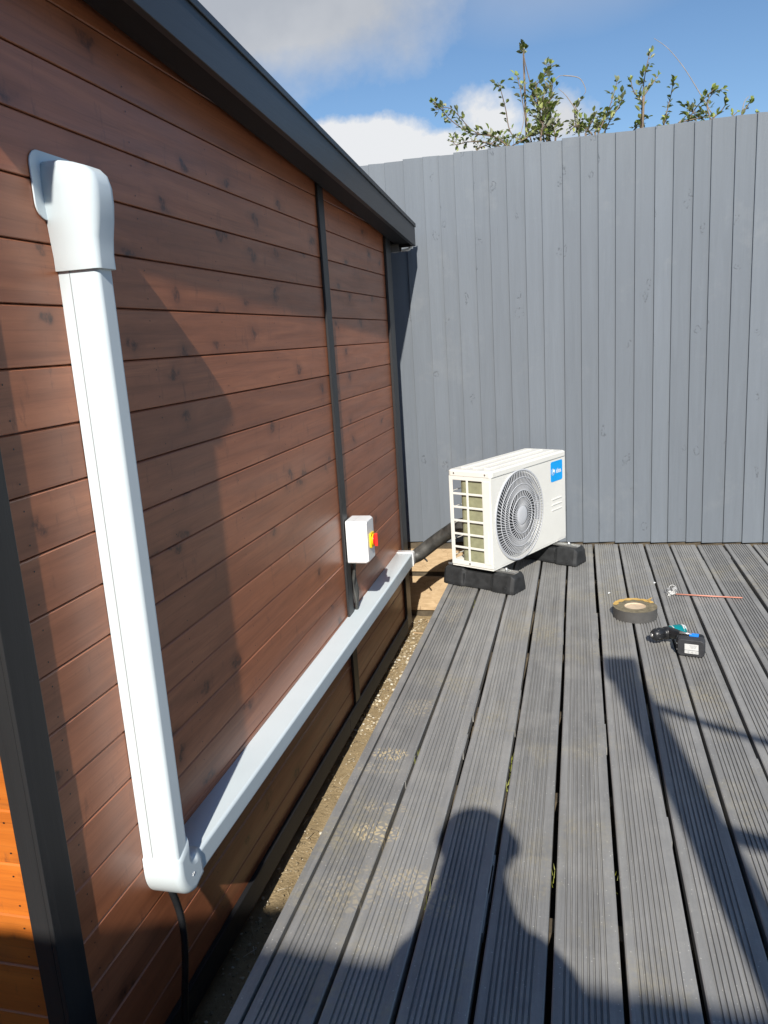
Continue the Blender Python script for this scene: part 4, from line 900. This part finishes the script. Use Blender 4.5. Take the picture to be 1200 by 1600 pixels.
# ------------------------------------------------------------------ shrubs beyond the fence
def leaf(bm, p, d_, up, s, rnd, mi=0):
    d_ = d_.normalized(); w_ = d_.cross(up)
    if w_.length < 1e-3: w_ = d_.cross(Vector((1, 0, 0)))
    w_.normalize(); n_ = w_.cross(d_).normalized(); wd = s*rnd.uniform(.26, .36); cur = rnd.uniform(-.18, .05)*s; fold = wd*0.35
    pts = [(0, 0, 0), (.28*s, .8*wd, fold), (.62*s, .9*wd, fold), (s, 0, cur), (.62*s, -.9*wd, fold), (.28*s, -.8*wd, fold), (.5*s, 0, cur*.3)]
    v = [bm.verts.new(p + d_*a + w_*b + n_*c) for a, b, c in pts]
    for f in ((0, 1, 6), (1, 2, 6), (2, 3, 6), (3, 4, 6), (4, 5, 6), (5, 0, 6)):
        q = bm.faces.new([v[i] for i in f]); q.material_index = mi
def shrub(name, label, Ydep, shoots, leafmats, group, twig=(), seed=1, size=0.041):
    """shoots: (list of (px,py), density per m, leaf scale, spread)"""
    rnd = random.Random(seed); base = None
    b0 = onY(shoots[0][0][0][0], 300, Ydep); root = thing(name, label, 'shrub', P(b0.x, Ydep, -1.385), group)
    bs = B(); bf = B(); rootp = P(b0.x, Ydep, -1.385)
    starts = []
    for (pl, dens, ls, spread) in shoots:
        dep = Ydep + rnd.uniform(-0.04, 0.14)
        pts = [P(*onY(px, py, dep + 0.02*i*rnd.uniform(-1, 1))) for i, (px, py) in enumerate(pl)]
        starts.append(pts[0]); sp = spline(pts, 6); n_ = len(sp)
        tube(bs, sp, [0.0032*(1 - 0.75*i/n_) + 0.0008 for i in range(n_)], 5)
        for i in range(n_-1):
            a, b = sp[i], sp[i+1]; seg_ = (b-a).length; cnt = dens*seg_*(1.9 if dens > 85 else 1.45); k = int(cnt) + (1 if rnd.random() < cnt - int(cnt) else 0)
            for _ in range(k):
                p = a.lerp(b, rnd.random()); t_ = (b-a).normalized()
                side = Vector((rnd.uniform(-1, 1), rnd.uniform(-1, 1), rnd.uniform(-.6, 1))).normalized()
                off = side*rnd.random()*spread
                if spread > 0.02: tube(bs, [p, p + off*0.6 + Vector((0, 0, off.length*.1)), p + off], [0.0012, 0.0009, 0.0006], 4, cap=False)
                m_ = 1 + (rnd.random() < 0.6)
                for _k in range(m_):
                    d2 = (side*0.9 + t_*0.7 + Vector((rnd.uniform(-.5, .5), rnd.uniform(-.5, .5), rnd.uniform(-.4, .5)))).normalized()
                    leaf(bf, p + off, d2, Vector((rnd.uniform(-.5, .5), rnd.uniform(-.5, .5), 1)), size*ls*rnd.uniform(.55, 1.15), rnd, 0 if rnd.random() < 0.5 else 1)
        # growing tip
        for _ in range(4): leaf(bf, sp[-1], ((sp[-1]-sp[-2]).normalized() + Vector((rnd.uniform(-.8, .8), rnd.uniform(-.8, .8), rnd.uniform(-.3, .6)))), Vector((rnd.uniform(-1, 1), -1, .3)), size*ls*rnd.uniform(.5, .9), rnd, 0)
    # main stems carrying the shoots up from the ground
    cx_ = sum((s.x for s in starts))/len(starts); cyy = sum((s.y for s in starts))/len(starts)
    foot_ = Vector((cx_, cyy + 0.03, (-1.385+1)*H))
    for s in starts: 
        mid = foot_.lerp(s, 0.55) + Vector((rnd.uniform(-.03, .03), rnd.uniform(0, .03), 0)); tube(bs, spline([foot_, mid, s], 6), [0.012 - 0.0062*i/12 for i in range(13)], 6)
    root.location = foot_
    obj('stems', bs, M['bark'], root); obj('foliage', bf, leafmats, root)
    for pl in twig:
        bt = B(); pts = [P(*onY(px, py, Ydep + 0.05)) for px, py in pl]; sp = spline(pts, 6); tube(bt, sp, [0.0024*(1 - 0.8*i/len(sp)) + 0.0006 for i in range(len(sp))], 5); obj('bare_twig', bt, M['barkpale'], root)
    return root
LM = [M['leaf'], M['leafpale']]; LP = [M['leafpale'], M['leaf']]
G = 'shrubs growing behind the fence'
YS = F + 0.16
shrub('shrub', 'leftmost bushy shrub over the fence, dense green clump with arms reaching left', YS, [
    ([(800, 235), (770, 212), (735, 208), (705, 188), (690, 172), (676, 160)], 75, 0.9, 0.035),
    ([(800, 230), (775, 215), (740, 205), (705, 170), (680, 172)], 40, 0.8, 0.03),
    ([(790, 232), (755, 222), (730, 222), (712, 226), (706, 215)], 80, 0.75, 0.035),
    ([(835, 225), (800, 210), (790, 170), (782, 140), (775, 132)], 28, 0.85, 0.025),
    ([(830, 220), (822, 190), (815, 150), (808, 118)], 45, 0.85, 0.04),
    ([(850, 220), (845, 190), (840, 160), (838, 135), (850, 118), (860, 100)], 90, 0.95, 0.06),
    ([(860, 220), (852, 195), (845, 165), (830, 140)], 150, 1.0, 0.09),
    ([(845, 215), (850, 185), (860, 155), (864, 130)], 110, 1.0, 0.08),
    ([(868, 215), (862, 190), (858, 165)], 120, 1.0, 0.06),
    ([(800, 228), (830, 212), (850, 205)], 90, 1.0, 0.05),
    ([(745, 232), (765, 225), (790, 215)], 80, 0.9, 0.04),
    ([(855, 200), (840, 170), (826, 120), (820, 95), (818, 76)], 1, 0.8, 0.005),
    ([(818, 84), (818, 74)], 260, 0.85, 0.02)],
    LM, G, twig=([(852, 190), (850, 150), (870, 122), (880, 118)], [(880, 118), (905, 122), (915, 140), (912, 148)], [(812, 215), (818, 190), (817, 176)]), seed=3)
shrub('shrub', 'middle shrub above the fence, low yellow green tuft with pale upright sprigs', YS, [
    ([(905, 212), (900, 195), (898, 172), (908, 155)], 75, 0.85, 0.035),
    ([(925, 210), (915, 200), (902, 195), (890, 205)], 110, 0.9, 0.05),
    ([(935, 208), (945, 185), (955, 160), (964, 128)], 55, 1.1, 0.03),
    ([(945, 205), (955, 185), (968, 165), (974, 150)], 60, 1.05, 0.03),
    ([(930, 206), (938, 195), (944, 178)], 110, 0.9, 0.05),
    ([(915, 208), (925, 190), (930, 180)], 110, 0.9, 0.05)],
    LP, G, twig=([(902, 175), (885, 150), (872, 138)],), seed=5)
shrub('shrub', 'shrub with one tall straight leafy shoot, standing right of the yellow green tuft', YS, [
    ([(1000, 202), (1003, 180), (1005, 140), (1010, 105), (1016, 82)], 60, 0.95, 0.025),
    ([(990, 204), (1000, 190), (1010, 185)], 90, 0.9, 0.03),
    ([(1004, 160), (990, 142), (986, 125)], 50, 0.9, 0.015), ([(1006, 150), (1020, 130), (1028, 118)], 50, 0.9, 0.015)],
    LM, G, seed=8)
shrub('shrub', 'thin young shrub of a single sparse shoot between two larger shrubs over the fence', YS, [
    ([(1037, 197), (1042, 175), (1048, 150), (1053, 125)], 60, 0.8, 0.018), ([(1036, 196), (1042, 186)], 60, .8, .02)],
    LM, G, seed=9)
shrub('shrub', 'rightmost shrub over the fence with a long bare twig slanting up to the left', YS, [
    ([(1075, 190), (1085, 172), (1095, 160), (1115, 140)], 75, 0.9, 0.04),
    ([(1100, 188), (1085, 178), (1075, 165)], 90, 0.9, 0.045),
    ([(1110, 186), (1105, 165), (1112, 148), (1130, 138)], 55, 0.85, 0.025),
    ([(1110, 188), (1128, 172), (1135, 160)], 60, 0.85, 0.02),
    ([(1060, 192), (1085, 186), (1110, 182)], 60, 0.8, 0.03),
    ([(1158, 182), (1166, 168), (1174, 156)], 42, 0.8, 0.012), ([(1180, 180), (1183, 176)], 50, .6, .01), ([(1142, 184), (1152, 175)], 60, .7, .02)],
    LM, G, twig=([(1118, 188), (1105, 165), (1090, 140), (1068, 105), (1044, 76), (1022, 60)], [(1060, 192), (1075, 178), (1082, 170)], [(1158, 182), (1163, 160), (1170, 150)]), seed=12)

# ------------------------------------------------------------------ behind the viewer: what casts the shadows on the deck
pt = thing('timber_post', 'square timber post behind the viewer whose long shadow crosses the deck', 'post', P(0.525, -0.25, -1))
bm = B(); quadbox(bm, (0.4815*H, -0.285*H, 0.001), (0.5615*H, -0.215*H, 1.80*H)); obj('shaft', bm, M['posttimber'], pt, bevel=0.003)
bm = B(); quadbox(bm, (0.471*H, -0.300*H, 1.80*H+0.0005), (0.571*H, -0.200*H, 1.855*H)); obj('cap', bm, M['posttimber'], pt, bevel=0.003)
pt2 = thing('timber_post', 'shorter square timber post far to the right carrying the ends of the two ropes', 'post', P(1.95, -0.25, -1))
bm = B(); quadbox(bm, (1.91*H, -0.285*H, 0.001), (1.99*H, -0.215*H, 1.75*H)); obj('shaft', bm, M['posttimber'], pt2, bevel=0.003)
bm = B(); quadbox(bm, (1.905*H, -0.290*H, 1.75*H+0.0005), (1.995*H, -0.210*H, 1.79*H)); obj('cap', bm, M['posttimber'], pt2, bevel=0.003)
def sag(z0, z1, dip, r, lb):
    bm = B(); pts = []
    for i in range(25):
        t_ = i/24; x = 0.562 + (1.909 - 0.562)*t_; pts.append(Vector((x*H, -0.25*H, ((z0*(1-t_) + z1*t_) - dip*4*t_*(1-t_))*H)))
    tube(bm, pts, r, 8); o = obj('rope', bm, M['rope']); tag(o, lb, 'rope')
sag(1.655, 1.60, 0.20, 0.017, 'upper sagging rope strung between the two timber posts')
sag(1.262, 1.20, 0.09, 0.026, 'lower thick rope strung between the two timber posts')

# the photographer, standing right behind the lens (only the shadow reaches the picture)
def skinned(name, verts, edges, mat, parent, sub=2, root_i=0):
    me = bpy.data.meshes.new(name); off = Vector(parent.location)
    me.from_pydata([Vector(v[:3]) - off for v in verts], edges, []); o = bpy.data.objects.new(name, me); C.objects.link(o); o.parent = parent
    me.materials.append(mat); o.modifiers.new('skin', 'SKIN'); o.modifiers['skin'].use_smooth_shade = True
    for i, v in enumerate(verts):
        s_ = me.skin_vertices[0].data[i]; s_.radius = (v[3], v[4] if len(v) > 4 else v[3]); s_.use_root = (i == root_i)
    m_ = o.modifiers.new('sub', 'SUBSURF'); m_.levels = sub; m_.render_levels = sub; return o
# head centre on the sun line through the middle of its shadow
hx, hy, hz = 0.045, -0.165, 1.130*H
px_ = hx*H; py_ = hy*H
pn = thing('person', 'person in dark top and grey trousers standing behind the camera, holding up a phone', 'person', Vector((px_, py_ - 0.05, 0)))
V_ = []; E_ = []
def add(x, y, z, r, r2=None): V_.append((x, y, z, r, r2 if r2 else r)); return len(V_)-1
pel = add(px_, py_ - 0.10, 0.80, .13, .10); wst = add(px_, py_ - 0.09, 0.93, .125, .095); cst = add(px_, py_ - 0.06, 1.08, .15, .105); nb = add(px_, py_ - 0.025, 1.20, .075, .07); nk = add(px_, py_ - 0.01, 1.27, .072)
E_ += [(pel, wst), (wst, cst), (cst, nb), (nb, nk)]
h1 = add(px_, py_ + 0.0, 1.335, .062, .07); h2 = add(px_, py_ + 0.0, 1.40, .076, .088); h3 = add(px_, py_ - 0.005, 1.465, .072, .085); h4 = add(px_, py_ - 0.01, 1.505, .045, .05)
E_ += [(nk, h1), (h1, h2), (h2, h3), (h3, h4)]
palms = []
for s in (-1, 1):
    sh = add(px_ + s*0.150, py_ - 0.04, 1.14, .055); el = add(px_ + s*0.18, py_ + (0.03 if s < 0 else -.03), 1.0 if s < 0 else .90, .045); wr = add(px_ - 0.115 if s < 0 else px_ + .20, -0.035 if s < 0 else py_ + .02, 1.17 if s < 0 else .68, .028); pm = add(px_ - 0.105 if s < 0 else px_ + .20, -0.030 if s < 0 else py_ + .03, 1.245 if s < 0 else .61, .032, .018)
    E_ += [(nb, sh), (sh, el), (el, wr), (wr, pm)]; palms.append((s, Vector(V_[pm][:3])))
    hp_ = add(px_ + s*0.09, py_ - 0.10, 0.74, .095); kn = add(px_ + s*0.11, py_ + 0.02, 0.42, .062); an = add(px_ + s*0.12, py_ - 0.08, 0.09, .042); to = add(px_ + s*0.13, py_ + 0.06, 0.045, .04, .03)
    E_ += [(pel, hp_), (hp_, kn), (kn, an), (an, to)]
skinned('body', V_, E_, M['skin'], pn)
for s, pm in palms:
    for k, ln in enumerate((.040, .046, .043, .034)):
        b_ = pm + (Vector((0.004, 0.006, 0.022 - 0.016*k)) if s < 0 else Vector((0.0, 0.024 - 0.016*k, -0.03))); q1 = b_ + (Vector((ln*.6, 0.010, 0.004)) if s < 0 else Vector((-.004, .002, -ln*.6))); q2 = q1 + (Vector((ln*.55, -0.004, 0.002)) if s < 0 else Vector((-.012, .0, -ln*.5)))
        skinned('finger', [(*pm, .010), (*b_, .009), (*q1, .0085), (*q2, .0075)], [(0, 1), (1, 2), (2, 3)], M['skin'], pn, 1)
    q1 = pm + Vector((-s*.022, -0.016, .012)); q2 = q1 + Vector((-s*.020, -0.006, .020)); skinned('thumb', [(*pm, .012), (*q1, .010), (*q2, .0085)], [(0, 1), (1, 2)], M['skin'], pn, 1)
# clothing and hair as slightly larger shells
Vc = []; Ec = []
def addc(i, g): v = V_[i]; Vc.append((v[0], v[1], v[2], v[3]+g, v[4]+g)); return len(Vc)-1
ids = {i: addc(i, 0.012) for i in (pel, wst, cst, nb)}
Ec += [(0, 1), (1, 2), (2, 3)]
k0 = 9
for s in (0, 1):
    base = 9 + s*8; a = addc(base, .012); b_ = addc(base+1, .012); v = V_[base+1]; w2_ = V_[base+2]; Vc.append((v[0]*.25 + w2_[0]*.75, v[1]*.25 + w2_[1]*.75, v[2]*.25 + w2_[2]*.75, .036, .036)); c_ = len(Vc)-1
    Ec += [(3, a), (a, b_), (b_, c_)]
skinned('top', Vc, Ec, M['cloth'], pn)
Vt = [(*V_[pel][:3], .142, .112)]; Et = []
for s in (0, 1):
    b0_ = 9 + s*8 + 4; i0 = len(Vt); Vt.append((*V_[b0_][:3], .107, .107)); Vt.append((*V_[b0_+1][:3], .075, .075)); Vt.append((V_[b0_+2][0], V_[b0_+2][1], 0.12, .056, .056)); Et += [(0, i0), (i0, i0+1), (i0+1, i0+2)]
skinned('trousers', Vt, Et, M['trouser'], pn)
bm = B(); bmesh.ops.create_uvsphere(bm, u_segments=20, v_segments=14, radius=1.0)
for v in bm.verts: v.co = Vector((px_ + v.co.x*0.100, py_ - 0.024 + v.co.y*0.094, 1.450 + v.co.z*0.086))
obj('hair', bm, M['hair'], pn, smooth=True)
for s in (-1, 1):
    bm = B(); bmesh.ops.create_uvsphere(bm, u_segments=10, v_segments=8, radius=1.0)
    for v in bm.verts: v.co = Vector((px_ + s*0.030 + v.co.x*0.011, py_ + 0.078 + v.co.y*0.008, 1.415 + v.co.z*0.009))
    obj('eye', bm, M['white'], pn, smooth=True)
    bm = B(); bmesh.ops.create_uvsphere(bm, u_segments=10, v_segments=8, radius=1.0)
    for v in bm.verts: v.co = Vector((px_ + s*0.092 + v.co.x*0.016, py_ - 0.004 + v.co.y*0.024, 1.432 + v.co.z*0.030))
    obj('ear', bm, M['skin'], pn, smooth=True)
bm = B(); tube(bm, [Vector((px_, py_ + .078, 1.42)), Vector((px_, py_ + .098, 1.39)), Vector((px_, py_ + .082, 1.38))], [.006, .011, .008], 8); obj('nose', bm, M['skin'], pn)
bm = B(); tube(bm, [Vector((px_ - .022, py_ + .074, 1.352)), Vector((px_, py_ + .082, 1.350)), Vector((px_ + .022, py_ + .074, 1.352))], [.003, .006, .003], 8); obj('mouth', bm, M['red'], pn)
bm = B(); out = rrect(0.075, 0.150, 0.010, 4); loft(bm, [[Vector((a, y, H - 0.03 + b)) for a, b in out] for y in (-0.016, -0.008)]); o = obj('phone', bm, M['blackpl']); tag(o, 'black phone held up in front of the standing person', 'phone')
